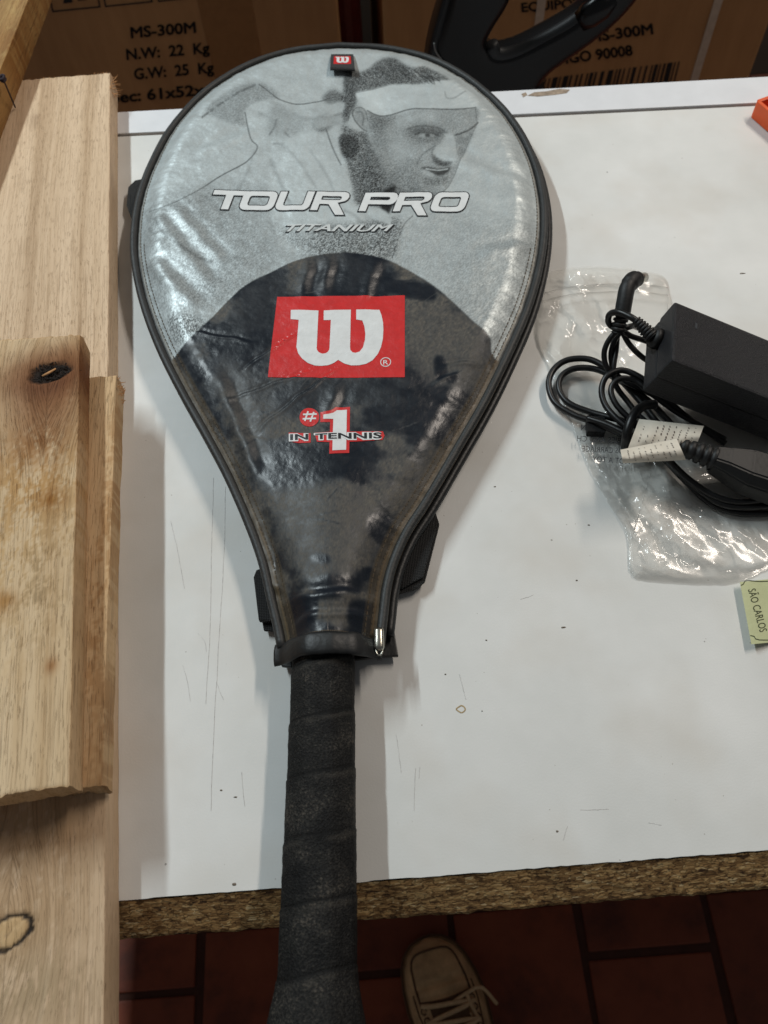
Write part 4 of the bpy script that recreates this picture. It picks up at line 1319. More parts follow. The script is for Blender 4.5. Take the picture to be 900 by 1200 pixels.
me = np_mesh('front_panel', V, grid_quads(nr, nc))
ca = me.color_attributes.new('print', 'FLOAT_COLOR', 'POINT'); ca.data.foreach_set('color', np.column_stack([colr, np.ones(len(V))]).astype(np.float32).ravel())
me.attributes.new('gloss', 'FLOAT', 'POINT').data.foreach_set('value', rgh.astype(np.float32))
me.attributes.new('foil', 'FLOAT', 'POINT').data.foreach_set('value', met.astype(np.float32))
front_panel = link('front_panel', me, cover_mat(), cover)

m_vinyl = simple('black_vinyl', (22, 23, 24), 0.48, var=0.3, scale=60, bump=.15, bscale=300)
m_pipe = simple('piping_vinyl', (40, 41, 41), 0.55, var=0.3, scale=70, bump=.15, bscale=500)
m_web = simple('nylon_webbing', (18, 18, 19), 0.85, var=0.3, scale=500, bump=.8, bscale=1400)
m_metal = simple('zip_metal', (190, 186, 174), 0.28, metal=1.0, var=0.1, scale=300)
m_thread = simple('thread', (80, 68, 52), 0.8, var=0.25, scale=800)
tang = np.gradient(OUT, axis=0); tang /= np.linalg.norm(tang, axis=1)[:, None]
nin = np.stack([tang[:, 1], -tang[:, 0]], 1)           # inward normal (outline runs clockwise)


def inset(d, z, sl=slice(None)):
    q = OUT + nin * d
    return np.column_stack([q, np.broadcast_to(z, len(q))])[sl]


wobz = .0006 * (fbm(np.arange(len(OUT)) * .13, np.zeros(len(OUT)), 3, 3) - .5)
tube('piping', inset(.0026, ZE + .0012 + wobz), .0026, m_pipe, cover, 12)
# gusset wall down to the table and the back panel
ring_z = [(0.0014, ZE - .001), (0.0002, ZE - .005), (0.001, .008), (.003, .003), (.008, .0012)]
V = np.vstack([inset(d, z) for d, z in ring_z]); link('gusset', np_mesh('gusset', V, grid_quads(len(ring_z), len(OUT))), m_vinyl, cover)
bm = bmesh.new(); bm_prism(bm, [tuple(p[:2]) for p in inset(.006, 0)[::3]] , .0006, .0016); bm_obj('back_panel', bm, m_vinyl, cover)
# zip along the right side: a second welt below the piping
nR_ = len(OUT); iR = np.arange(int(nR_ * .60), nR_ - 2)
zp = OUT[iR] - nin[iR] * (.0012 * sstep(0, 25, np.arange(len(iR))))[:, None]
zipper = tube('zipper', np.column_stack([zp, np.full(len(iR), .0110)]), .0027, m_vinyl, cover, 10)
# stitches
items = []
for dd, s0, s1 in ((.0078, 0, 1), (.0105, 0, .26), (.0105, .76, 1)):
    q = resample(inset(dd, 0)[int(s0 * nR_):max(int(s1 * nR_), 2), :2], .0032)
    for k in range(0, len(q) - 1):
        e = q[k + 1] - q[k]; mid = (q[k] + q[k + 1]) / 2; e = e / np.linalg.norm(e)
        items.append(ribbon2([mid - e * .0011, mid + e * .0011], .00055))
sheet('stitching', merge2(items), lambda v: np.column_stack([v, cover_h(v) + .00035]), m_thread, cover)['kind'] = 'stuff'
# hem over the grip
hb = np.linspace(bL[0] - .001, bR[0] - .002, 60)
ha = (aL[0] + aR[0]) / 2 - .0030 + np.linspace(aL[0] - (aL[0] + aR[0]) / 2, aR[0] - (aL[0] + aR[0]) / 2, 60)
hxy = wo(ha, hb)
hz = cover_h(hxy) * 0 + ZE - .0002 + .0165 * np.exp(-(hb / .021) ** 4) + .0012 * (fbm(hb * 130, hb * 0, 8, 2) - .5)
hem = tube('hem', np.column_stack([hxy, hz]), .0058 + .0014 * (fbm(hb * 150, hb * 0, 18, 2) - .5), m_vinyl, cover, 16, flat=.26)
items = []
q = wo(ha + .0062, hb)
for k in range(2, 57):
    e = q[k + 1] - q[k]; items.append(ribbon2([q[k] + e * .2, q[k] + e * .85], .0006))
sheet('hem_stitching', merge2(items), lambda v: np.column_stack([v, cover_h(v) + .0005]), m_thread, cover)['kind'] = 'stuff'
# lining flap showing below the hem
fl = [P(*q, .006) for q in ((326, 765), (330, 781), (345, 783), (360, 776), (420, 773), (445, 770), (467, 769), (461, 733), (450, 745))]
bm = bmesh.new(); bm_prism(bm, [(p.x, p.y) for p in fl], .004, .0065, bev=.0006); bm_obj('lining_flap', bm, m_vinyl, cover)
# metal zip end
zc = P(444, 749, .026); za = Vector((AX[0], AX[1], 0)); zb = Vector((AC[0], AC[1], 0))
bm = bmesh.new()
M = Matrix(((zb.x, za.x, 0, zc.x), (zb.y, za.y, 0, zc.y), (0, 0, 1, .0215), (0, 0, 0, 1)))
bm_box(bm, (-.0026, -.0052, 0), (.0026, .0070, .0042), bev=.0018, M=M)
zpull = bm_obj('zip_stop', bm, m_metal, cover, True)
th = np.linspace(-.3, np.pi + .3, 16)
tube('wire_loop', [M @ Vector((.0016 * math.cos(t), -.0050 - .0026 * math.sin(t), .002)) for t in th], .0005, m_metal, zpull, 6)
# webbing strap folded under the cover, showing at three places


def web_mat():
    m, nt, b = new_mat('woven_webbing')
    tc = nd(nt, 'ShaderNodeTexCoord')
    w1 = nd(nt, 'ShaderNodeTexWave', i_Scale=330.0, i_Distortion=.6, bands_direction='X'); w2 = nd(nt, 'ShaderNodeTexWave', i_Scale=330.0, i_Distortion=.6, bands_direction='Y')
    for w in (w1, w2): nt.links.new(tc.outputs['Object'], w.inputs['Vector'])
    mu = nd(nt, 'ShaderNodeMath', operation='MULTIPLY'); nt.links.new(w1.outputs['Fac'], mu.inputs[0]); nt.links.new(w2.outputs['Fac'], mu.inputs[1])
    r = ramp(nt, [(.1, L4(8, 8, 8)), (.7, L4(40, 40, 41))]); nt.links.new(mu.outputs[0], r.inputs[0]); nt.links.new(r.outputs[0], b.inputs['Base Color'])
    b.inputs['Roughness'].default_value = .7
    bp = nd(nt, 'ShaderNodeBump', i_Strength=.8, i_Distance=.0006); nt.links.new(mu.outputs[0], bp.inputs['Height']); nt.links.new(bp.outputs[0], b.inputs['Normal'])
    return m


m_weave = web_mat()
for polys in ([((440, 620), (507, 589), (515, 614), (498, 681), (489, 689), (450, 700)), .0040, .0066], [((470, 640), (505, 600), (511, 620), (496, 676), (470, 690)), .0068, .0086]), \
        ([((150, 219), (158, 211), (185, 206), (185, 264), (156, 262), (148, 240)), .0040, .0070], [((153, 224), (185, 214), (185, 254), (154, 252)), .0072, .0090]), \
        ([((297, 676), (300, 668), (318, 660), (330, 728), (303, 727)), .0050, .0085], [((300, 690), (325, 680), (330, 740), (309, 739)), .0030, .0048]):
    for poly, z0_, z1_ in polys:
        w_ = [P(x, y, z1_) for x, y in poly]
        bm = bmesh.new(); bm_prism(bm, [(p.x, p.y) for p in w_], z0_, z1_, bev=.0007); bm_obj('strap', bm, m_weave, cover)


# ---- printed marks lying on the panel
def drape(off):
    def f(v):
        q = unproj(v[:, 0], v[:, 1], .0255)
        return np.column_stack([q[:, :2], cover_h(q[:, :2]) + off])
    return f


def ink(name, rgb, rough=.4, var=.06):
    return simple(name, rgb, rough, var=var, scale=160, bump=.08, bscale=600)


m_redp = ink('red_print', (204, 44, 44), .38, .10)
m_whp = ink('white_print', (222, 224, 224), .42)
m_blp = ink('black_print', (26, 30, 34), .4)
m_slp = ink('silver_print', (206, 210, 210), .4)
Kz = lambda pts: [(300 + x / 4.737, 330 + y / 4.737) for x, y in pts]
sheet('logo_field', tess([Kz([(115, 72), (826, 72), (826, 538), (66, 531)])]), drape(.00022), m_redp, cover, 4)


def arc(cx, cy, rx, ry, a0, a1, n=8):
    return [(cx + rx * math.cos(math.radians(a)), cy + ry * math.sin(math.radians(a))) for a in np.linspace(a0, a1, n)]


wlogo = [(192, 150), (346, 155)] + [(337, 360)] + arc(372, 366, 36, 34, 180, 0, 9)[0:] + [(415, 208), (375, 209), (375, 154), (526, 150), (522, 360)] + \
        [(524, 380), (536, 394), (552, 397), (575, 390), (594, 366), (605, 325), (607, 290), (602, 248), (590, 212), (556, 207), (556, 150), (685, 152), (697, 185), (705, 225), (707, 270), (704, 320), (694, 365), (676, 405), (648, 440), (612, 460), (572, 468), (530, 467), (490, 456), (456, 434),
         (432, 452), (400, 465), (365, 469), (325, 466), (288, 453), (256, 428), (234, 398), (224, 362), (230, 290), (236, 208), (191, 203)]
sheet('logo_letter', tess([Kz(wlogo)]), drape(.00042), m_whp, cover, 4)
ring = Kz(arc(720, 452, 28, 25, 0, 345, 24))
tm = place_text('R', Kz([(707, 467)])[0], Kz([(734, 467)])[0], 6.0)
sheet('registered_mark', merge2([ribbon2(ring, .9, True), tm]), drape(.00042), m_whp, cover)


one = Kz([(375, 745), (405, 741), (430, 732), (450, 715), (505, 714), (502, 945), (426, 950), (430, 768), (375, 768)])
rb2 = [tess([list(map(tuple, offset_poly(one, 3.6)))]), tess([Kz(arc(297, 757, 55, 52, 0, 345, 24))])]
sheet('emblem_backing', rb2[0], drape(.00022), m_redp, cover, 4)
sheet('emblem_backing', rb2[1], drape(.00024), m_redp, cover, 4)
for poly in (Kz([(182, 842), (250, 846), (305, 848), (305, 902), (240, 903), (184, 892)]), Kz([(326, 846), (420, 842), (560, 838), (705, 836), (714, 860), (702, 884), (560, 894), (430, 902), (340, 898)])):
    sheet('emblem_backing', tess([poly]), drape(.00030), m_redp, cover, 4)
sheet('numeral', tess([one]), drape(.00042), m_whp, cover, 4)
hs = [[(272, 778), (290, 724)], [(302, 782), (322, 728)]]
hv = [[(262, 742), (338, 740)], [(260, 766), (334, 764)]]
sheet('hash_mark', merge2([ribbon2(Kz(q), 1.9) for q in hs + hv]), drape(.00042), m_whp, cover)
for s_, p0, p1 in (('IN', (194, 886), (292, 885)), ('TENNIS', (334, 885), (700, 876))):
    q0, q1 = Kz([p0, p1])
    sheet('lettering_outline', place_text(s_, (q0[0] - .3, q0[1] + .7), (q1[0] + .3, q1[1] + .7), 8.0, shear=.0, bold=.12), drape(.00050), m_whp, cover)
    sheet('lettering', place_text(s_, q0, q1, 7.0, shear=.0, bold=.035), drape(.00062), m_blp, cover)


# wide italic lettering, drawn on a 10-high grid
def rrect(x0, y0, x1, y1, r):
    return arc(x1 - r, y1 - r, r, r, 0, 90, 5) + arc(x0 + r, y1 - r, r, r, 90, 180, 5) + arc(x0 + r, y0 + r, r, r, 180, 270, 5) + arc(x1 - r, y0 + r, r, r, 270, 360, 5)


GL = {'T': ([[(0, 10), (17, 10), (17, 7.6), (10.2, 7.6), (10.2, 0), (6.6, 0), (6.6, 7.6), (0, 7.6)]], 15.0),
      'O': ([rrect(0, 0, 17, 10, 3), rrect(3.5, 2.4, 13.5, 7.6, 1.2)], 17.8),
      'U': ([[(0, 10), (3.5, 10)] + arc(4.7, 3.6, 1.2, 1.2, 180, 270, 5) + arc(12.3, 3.6, 1.2, 1.2, 270, 360, 5) + [(13.5, 10), (17, 10)] + arc(14, 3, 3, 3, 0, -90, 5) + arc(3, 3, 3, 3, 270, 180, 5)], 18.0),
      'R': ([[(0, 0), (0, 10), (14, 10)] + arc(14.2, 7.4, 2.6, 2.6, 90, -90, 7) + [(12.2, 4.2), (17.6, -2.2), (13.2, -2.2), (8.0, 3.4), (3.5, 3.4), (3.5, 0)], [(3.5, 5.6), (3.5, 7.7), (12.6, 7.7), (13.3, 7.2), (13.3, 6.2), (12.6, 5.6)]], 18.0),
      'P': ([[(0, 0), (0, 10), (14, 10)] + arc(14.2, 6.9, 2.8, 3.1, 90, -90, 7) + [(3.5, 3.8), (3.5, 0)], [(3.5, 6.0), (3.5, 7.7), (12.6, 7.7), (13.3, 7.2), (13.3, 6.5), (12.6, 6.0)]], 17.0),
      ' ': ([], 6.0)}
cur = 0
full = []
for ch in 'TOUR PRO':
    loops, adv = GL[ch]
    full.append((ch, [[(x + cur, y) for x, y in lp] for lp in loops])); cur += adv
TW = cur - .8
org = np.array([261.5, 243.5]); ex = (np.array([543.5, 246.0]) - org) / TW; ey = np.array([0, -22.0]) / 10 + np.array([8.5, 0]) / 10 * -1.0
ey = np.array([-1.15, -2.2]) * np.array([-1, 1]) * np.array([-1, 1])
ey = np.array([.85, -2.2])
org = np.array([242.5, 242.5]); ex = (np.array([543.0, 246.0]) - org) / TW
tp_ = lambda lp: [tuple(org + np.array(q[0]) * ex + np.array(q[1]) * ey) for q in lp]
for ch, loops in full:
    if not loops: continue
    lps = [tp_(lp) for lp in loops]
    sheet('letter_outline', merge2([ribbon2(lp, 2.4, True) for lp in lps]), drape(.00030), m_blp, cover, 3)
    sheet('letter', tess(lps), drape(.00050), m_whp, cover, 3)
sheet('letter_outline', place_text('TITANIUM', (334.5, 269.2), (463, 269.5), 8.4, shear=.42, bold=.055), drape(.00025), m_blp, cover, 3)
sheet('letter', place_text('TITANIUM', (336, 268.2), (461, 268.5), 8.0, shear=.42, bold=.03), drape(.00045), m_slp, cover, 3)
# fabric brand tag at the tip
tg = [P(388, 64, .027), P(414, 64, .027), P(416, 83, .029), P(387, 82, .029)]
m_tag = simple('tag_fabric', (52, 50, 50), .85, var=.2, scale=900, bump=.5, bscale=1500)
V = []
for r_ in np.linspace(0, 1, 8):
    for c_ in np.linspace(0, 1, 10):
        p = tg[0].lerp(tg[1], c_).lerp(tg[3].lerp(tg[2], c_), r_); V.append((p.x, p.y, p.z + .0012 * math.sin(r_ * 2.6) + .0004))
V = np.array(V); n0 = len(V); V2 = V.copy(); V2[:, 2] -= .0014
edge = [(0, 9), ]
me = from_vq('brand_tag', np.vstack([V, V2]), np.vstack([grid_quads(8, 10), grid_quads(8, 10, off=n0)[:, ::-1]] + [np.array([[i, i + 1, n0 + i + 1, n0 + i] for i in list(range(9)) + list(range(70, 79))])] + [np.array([[i, i + 10, n0 + i + 10, n0 + i] for i in list(range(0, 70, 10)) + list(range(9, 79, 10))])]))
tg_o = link('brand_tag', me, m_tag, cover)
on_tag = lambda off: (lambda v: np.column_stack([unproj(v[:, 0], v[:, 1], .0292)[:, :2], np.full(len(v), .0297 + off)]))
sheet('tag_field', tess([[(391.5, 67), (411, 67), (411.5, 76), (391, 76)]]), on_tag(.0003), m_redp, tg_o)
ws = [(393.5 + (x - 190) / 520 * 15.5, 68 + (y - 150) / 320 * 7) for x, y in wlogo]
sheet('tag_letter', tess([ws]), on_tag(.0005), m_whp, tg_o)

# ------------------------------------------------------------------ racket (grip shows, frame sits inside the cover)
racket = empty('tennis_racket', tuple(P(380, 1150, 0)), 'tennis racket with worn dark grey grip tape, its head inside the vinyl cover', 'tennis racket')
hc0 = np.array(P(379, 780, .016)); hc1 = np.array(P(371, 1205, .016))
hd = hc1 - hc0; Lh = np.linalg.norm(hd); hd /= Lh
sv = np.array([-hd[1], hd[0], 0]); sv = -sv
ns, na = 560, 56
sL = np.linspace(-.05, Lh + .014, ns)
ang = np.arange(na) / na * 2 * np.pi
Sg, Ag = np.meshgrid(sL, ang, indexing='ij')
# rounded octagon, widening a little towards the butt
oct_ = 1 / np.maximum.reduce([np.abs(np.cos(Ag - k * np.pi / 4)) for k in range(4)])
prof = .55 * np.clip(oct_, 1, 1.06) + .45
rw_ = .0158 + .0012 * sstep(.0, Lh, Sg) + .0042 * sstep(Lh - .022, Lh + .006, Sg)
rw_ = rw_ * (1 - .55 * sstep(Lh + .008, Lh + .014, Sg) * 1.0)
pitch = .0275
ph = (Sg / pitch - Ag / (2 * np.pi)*.6*0 - (np.cos(Ag) * .10) + .15 * (fbm(Sg * 25, Ag, 4, 2) - .5)) % 1.0
rw_ = rw_ * prof + .0005 * (sstep(0, .04, ph) - ph * .95) + .0005 * (fbm(Sg * 220, np.cos(Ag) * 3 + np.sin(Ag) * 5, 6, 3) - .5)
V = hc0 + Sg[..., None] * hd + (np.cos(Ag) * rw_)[..., None] * sv + (np.sin(Ag) * rw_ * .88)[..., None] * np.array([0, 0, 1.])
V = V.reshape(-1, 3)


def grip_mat():
    m, nt, b = new_mat('worn_grip_tape')
    tc = nd(nt, 'ShaderNodeTexCoord')
    n1 = nd(nt, 'ShaderNodeTexNoise', i_Scale=38.0, i_Detail=6.0, i_Roughness=.65); n2 = nd(nt, 'ShaderNodeTexNoise', i_Scale=900.0, i_Detail=3.0); n3 = nd(nt, 'ShaderNodeTexVoronoi', i_Scale=1100.0)
    for n in (n1, n2, n3): nt.links.new(tc.outputs['Object'], n.inputs['Vector'])
    r = ramp(nt, [(.36, L4(9, 9, 10)), (.48, L4(21, 21, 21)), (.57, L4(40, 39, 37)), (.72, L4(96, 89, 80))])
    ad = nd(nt, 'ShaderNodeMath', operation='MULTIPLY_ADD'); ad.inputs[1].default_value = .6
    h = nd(nt, 'ShaderNodeMath', operation='MULTIPLY'); h.inputs[1].default_value = .42; nt.links.new(n2.outputs['Fac'], h.inputs[0])
    nt.links.new(n1.outputs['Fac'], ad.inputs[0]); nt.links.new(h.outputs[0], ad.inputs[2]); nt.links.new(ad.outputs[0], r.inputs[0])
    at = nd(nt, 'ShaderNodeAttribute', attribute_name='seam')
    mx = nd(nt, 'ShaderNodeMix', data_type='RGBA'); mx.inputs[7].default_value = L4(4, 4, 4); mx.clamp_factor = True
    nt.links.new(at.outputs['Fac'], mx.inputs[0]); nt.links.new(r.outputs[0], mx.inputs[6])
    ng = nd(nt, 'ShaderNodeMath', operation='MULTIPLY', use_clamp=True); ng.inputs[1].default_value = -1.0; nt.links.new(at.outputs['Fac'], ng.inputs[0])
    mw = nd(nt, 'ShaderNodeMix', data_type='RGBA'); mw.inputs[7].default_value = L4(66, 63, 58); nt.links.new(ng.outputs[0], mw.inputs[0]); nt.links.new(mx.outputs[2], mw.inputs[6])
    nt.links.new(mw.outputs[2], b.inputs['Base Color'])
    b.inputs['Roughness'].default_value = .72; b.inputs['Specular IOR Level'].default_value = .22
    bp = nd(nt, 'ShaderNodeBump', i_Strength=.5, i_Distance=.0006); nt.links.new(n3.outputs['Distance'], bp.inputs['Height'])
    bp2 = nd(nt, 'ShaderNodeBump', i_Strength=.4, i_Distance=.001); nt.links.new(n2.outputs['Fac'], bp2.inputs['Height']); nt.links.new(bp.outputs[0], bp2.inputs['Normal'])
    nt.links.new(bp2.outputs[0], b.inputs['Normal'])
    return m


me = np_mesh('grip', V, grid_quads(ns, na, True))
seam = (1.0 * np.exp(-(np.minimum(ph, 1 - ph) / .035) ** 2) * sstep(.15, .4, fbm(Sg * 60, Ag * 2, 12, 2)) - .45 * np.exp(-((ph - .10) / .045) ** 2) * sstep(.3, .6, fbm(Sg * 90 + 4, Ag * 3, 13, 2))).ravel()
me.attributes.new('seam', 'FLOAT', 'POINT').data.foreach_set('value', seam.astype(np.float32))
link('grip', me, grip_mat(), racket)
m_frame = simple('graphite_frame', (30, 32, 36), .3, var=.1)
bc = hc1 + hd * .0138
tube('butt_cap', [bc - hd * .004, bc, bc + hd * .003], [.0085, .0082, .006], m_frame, racket, 20)
# fuzz at the tape edge
hoop = resample(OUT + nin * .016, .012)
hp = np.column_stack([hoop, np.full(len(hoop), .0125)])
ku = ((hoop - C0) @ AX) / LEN
tube('frame', hp[ku > .28], .0085, m_frame, racket, 10, flat=.9)
bs = hc0 - hd * .045
e1, e2 = hp[ku > .28][0], hp[ku > .28][-1]
for e_ in (e1, e2):
    tube('throat', catmull([bs, bs - hd * .03 + (e_ - bs) * .15, e_], 6), .0075, m_frame, racket, 10)

# ------------------------------------------------------------------ clear plastic bag


def bag_mat():
    m, nt, b = new_mat('clear_polythene')
    out = nt.nodes['Material Output']
    nt.nodes.remove(b)
    tr = nd(nt, 'ShaderNodeBsdfTransparent'); tr.inputs[0].default_value = (.99, .988, .984, 1)
    gl = nd(nt, 'ShaderNodeBsdfGlossy'); gl.inputs['Roughness'].default_value = .11; gl.inputs['Color'].default_value = (1, 1, 1, 1)
    df = nd(nt, 'ShaderNodeBsdfTranslucent'); df.inputs[0].default_value = (.85, .84, .82, 1)
    fr = nd(nt, 'ShaderNodeFresnel', i_IOR=1.4)
    sc_ = nd(nt, 'ShaderNodeMath', operation='MULTIPLY_ADD'); sc_.inputs[1].default_value = .42; sc_.inputs[2].default_value = .010; nt.links.new(fr.outputs[0], sc_.inputs[0])
    m1 = nd(nt, 'ShaderNodeMixShader', i_0=.03); nt.links.new(tr.outputs[0], m1.inputs[1]); nt.links.new(df.outputs[0], m1.inputs[2])
    m2 = nd(nt, 'ShaderNodeMixShader'); nt.links.new(sc_.outputs[0], m2.inputs[0]); nt.links.new(m1.outputs[0], m2.inputs[1]); nt.links.new(gl.outputs[0], m2.inputs[2])
    nt.links.new(m2.outputs[0], out.inputs[0])
    return m


bag = empty('plastic_bag', tuple(P(760, 520, 0)), 'clear crinkled zip bag lying flat under the black power adapter', 'bag')
m_bag = bag_mat()
OB = catmull([(630, 352), (634, 330), (642, 319), (690, 312), (740, 315), (778, 324), (785, 345), (800, 385), (870, 425), (940, 470), (985, 590), (940, 650), (900, 667), (850, 684), (757, 680), (739, 671), (737, 656), (736, 640), (731, 618), (712, 588), (689, 546), (667, 490), (642, 432), (626, 392)], 14, True)
OB = OB + np.random.default_rng(2).normal(0, .35, OB.shape)
obw = resample(unproj(OB[:, 0], OB[:, 1], .001)[:, :2], .0012, True)
cb = np.array(P(775, 510, 0))[:2]
nrg = 150
rr = np.linspace(0.02, 1, nrg) ** .8
grd = cb + rr[:, None, None] * (obw[None] - cb)


FOLDS = [((640, 322), (700, 330)), ((650, 330), (780, 333)), ((660, 345), (690, 395)), ((635, 372), (660, 352)), ((655, 390), (672, 378)), ((668, 500), (742, 625)), ((700, 560), (770, 655)), ((720, 560), (790, 640)),
         ((760, 600), (840, 665)), ((775, 575), (870, 650)), ((800, 640), (900, 665)), ((820, 610), (890, 640)), ((755, 660), (800, 672)), ((840, 600), (895, 655)), ((700, 345), (740, 420)), ((690, 430), (730, 520)), ((740, 640), (755, 675)),
         ((780, 600), (800, 660)), ((850, 668), (895, 650)), ((645, 400), (662, 440)), ((670, 318), (676, 345)), ((742, 318), (748, 345))]
FW = [(np.array(P(*a_, 0))[:2], np.array(P(*b_, 0))[:2], i_) for i_, (a_, b_) in enumerate(FOLDS)]


def bag_z(q, r, seed, amp):
    """flat film with long sharp folds and small local crumples"""
    x, y = q[..., 0], q[..., 1]
    z = np.zeros_like(x)
    for a_, b_, i_ in FW:
        e = b_ - a_; L = np.linalg.norm(e); e = e / L
        t = (x - a_[0]) * e[0] + (y - a_[1]) * e[1]
        n = -(x - a_[0]) * e[1] + (y - a_[1]) * e[0] + .006 * (vnoise(t * 90, t * 0 + seed, i_) - .5) + .002 * (vnoise(t * 300, t * 0 + seed, i_ + 50) - .5)
        w = .0026 + .0040 * vnoise(np.array(i_ * 3.7), np.array(seed * 1.0), 3)
        z = z + sstep(-.008, .012, t) * sstep(L + .008, L - .012, t) * np.maximum(0, 1 - np.abs(n) / (w * (1 + 1.2 * (n > 0)))) * (.5 + .8 * vnoise(np.array(i_ * 1.3), np.array(9.0), seed))
    mask = sstep(.52, .72, fbm(x * 26, y * 26, seed + 40, 2))
    cr_ = (1 - np.abs(2 * vnoise(x * 150 + y * 60, y * 170 - x * 40, seed) - 1)) ** 1.6 * mask * .45
    lumpy = .0016 * fbm(x * 20, y * 20, seed + 3, 2)
    fade = sstep(1.0, .94, r)[:, None]
    return .0006 + ((z + cr_) * amp + lumpy) * fade + .0004 * (1 - fade)


for nm, seed, amp, dz in (('upper_film', 5, .0024, .0008), ('lower_film', 15, .0005, 0.0)):
    z = bag_z(grd, rr, seed, amp) + dz * sstep(1, .93, rr)[:, None]
    V = np.concatenate([grd, z[..., None]], -1).reshape(-1, 3)
    link(nm, np_mesh(nm, V, grid_quads(nrg, len(obw), True)), m_bag, bag)
# zip ridges near the mouth
for yo in (0, 9):
    zr = catmull([tuple(P(x, y + yo, .0052)) for x, y in ((634, 345), (670, 337), (710, 334), (750, 334), (783, 338))], 10)
    tube('zip_ridge', zr, .0007, m_bag, bag, 6)
# mirrored warning print on the film (seen from its back)
m_bagink = simple('faded_black_print', (70, 70, 72), .7, var=.2)
items = []
for s_, xR, yR, wd in (('SUFFOCATION', 735, 507, 54), ('BABIES AND CH', 738, 520, 62), ('BEDS CARRIAGE', 738, 532, 56), ('NOT A TOY', 738, 544, 44)):
    # runs from right to left: mirrored lettering
    items.append(place_text(s_, (xR, yR), (xR - wd, yR - 3), 7.0, up=(0.05, -1)))
sheet('warning_print', merge2(items), lambda v: unproj(v[:, 0], v[:, 1], .0050), m_bagink, bag)['kind'] = 'stuff'

# ------------------------------------------------------------------ power adapter
m_case = simple('matte_black_case', (27, 27, 31), .42, var=.45, scale=900, bump=.6, bscale=1300, spec=.45)
m_cab = simple('black_cable', (11, 11, 12), .40, var=.2, scale=100, bump=.05)
m_rub = simple('black_rubber', (13, 13, 14), .55, var=.2, scale=200, bump=.1)
ax_, ay_, az_ = math.radians(-3.53), math.radians(18.45), math.radians(-17.64)
RM = Matrix.Rotation(az_, 4, 'Z') @ Matrix.Rotation(ay_, 4, 'Y') @ Matrix.Rotation(ax_, 4, 'X')
AM = Matrix.Translation((.1613, .2756, .0683)) @ RM
W_, T_, L_ = .0457, .0298, .115
adapter = empty('power_adapter', tuple(P(900, 560, 0)), 'black laptop power adapter propped up on its coiled cable', 'power adapter')
bm = bmesh.new(); bm_box(bm, (0, 0, -T_ * .52), (L_, W_, 0), bev=.0016, M=AM); bm_obj('upper_shell', bm, m_case, adapter)
bm = bmesh.new(); bm_box(bm, (.0004, .0004, -T_), (L_ - .0004, W_ - .0004, -T_ * .535), bev=.0016, M=AM); bm_obj('lower_shell', bm, m_case, adapter)
bm = bmesh.new(); bm_box(bm, (.001, .001, -T_ * .6), (L_ - .001, W_ - .001, -T_ * .4), M=AM); bm_obj('seam', bm, m_rub, adapter)
bm = bmesh.new(); bm_box(bm, (.0135, W_ - .0150, -.0004), (.0148, W_ - .0105, .0002), M=AM); bm_obj('indicator_light', bm, simple('led_dark', (70, 72, 74), .2), adapter)


def ribbed(name, p0, p1, r0, r1, n, parent, mat):
    """strain relief: a cone with rings"""
    p0 = np.array(p0); p1 = np.array(p1); k = np.linspace(0, 1, n * 6 + 1)
    r = r0 + (r1 - r0) * k; r = r * (1 - .22 * (np.sin(k * n * 2 * np.pi) > .2))
    return tube(name, p0 + (p1 - p0) * k[:, None], r, mat, parent, 14)


lpt = lambda x, y, z: np.array(AM @ Vector((x, y, z)))
d0 = lpt(.0, W_ * .62, -T_ * .5); d1 = lpt(-.004, W_ * .62, -T_ * .5)
tube('cable_collar', [d0, d1], .0062, m_rub, adapter, 14)
e0 = np.array(P(745, 375, .058))
ribbed('strain_relief', d1, e0, .0048, .0028, 7, adapter, m_rub)


def cable(name, pts, r, parent, mat=None, n=10):
    w = catmull([tuple(P(x, y, z)) for x, y, z in pts], n)
    return tube(name, w, r, mat or m_cab, parent, 10)


cable('output_cable', [(746, 376, .058), (738, 371, .058), (725, 366, .056), (715, 368, .051), (713, 377, .045), (720, 384, .041), (733, 384, .043), (742, 382, .040), (748, 384, .034)], .0019, adapter)
cable('output_cable', [(727, 384, .040), (714, 398, .034), (708, 414, .028), (712, 432, .022), (728, 445, .016), (750, 455, .012), (775, 468, .010)], .0017, adapter)
cable('output_cable', [(729, 386, .036), (719, 402, .030), (716, 420, .024), (722, 438, .018), (742, 452, .016), (768, 462, .015)], .0017, adapter)
cable('output_cable', [(724, 386, .032), (722, 410, .027), (719, 432, .022), (722, 452, .016), (735, 470, .012), (752, 490, .010), (778, 508, .008)], .0017, adapter)
cable('output_cable', [(730, 388, .042), (740, 394, .038), (752, 398, .034), (764, 402, .030)], .0017, adapter)
cable('output_cable', [(730, 390, .036), (738, 404, .032), (752, 418, .028), (768, 428, .024)], .0017, adapter)
# barrel plug with elbow
ribbed('plug_boot', P(724, 390, .042), P(729, 368, .050), .0046, .0043, 4, adapter, m_rub)
tube('plug_body', catmull([tuple(P(729, 370, .050)), tuple(P(732, 352, .055)), tuple(P(735, 338, .058)), tuple(P(741, 329, .058)), tuple(P(747, 327, .056))], 8), [.0047] * 20 + [.0052] * 8 + [.0046] * 5, m_rub, adapter, 16)
tube('plug_tip', [tuple(P(747, 327, .056)), tuple(P(755, 325, .052))], .0030, m_metal, adapter, 14)

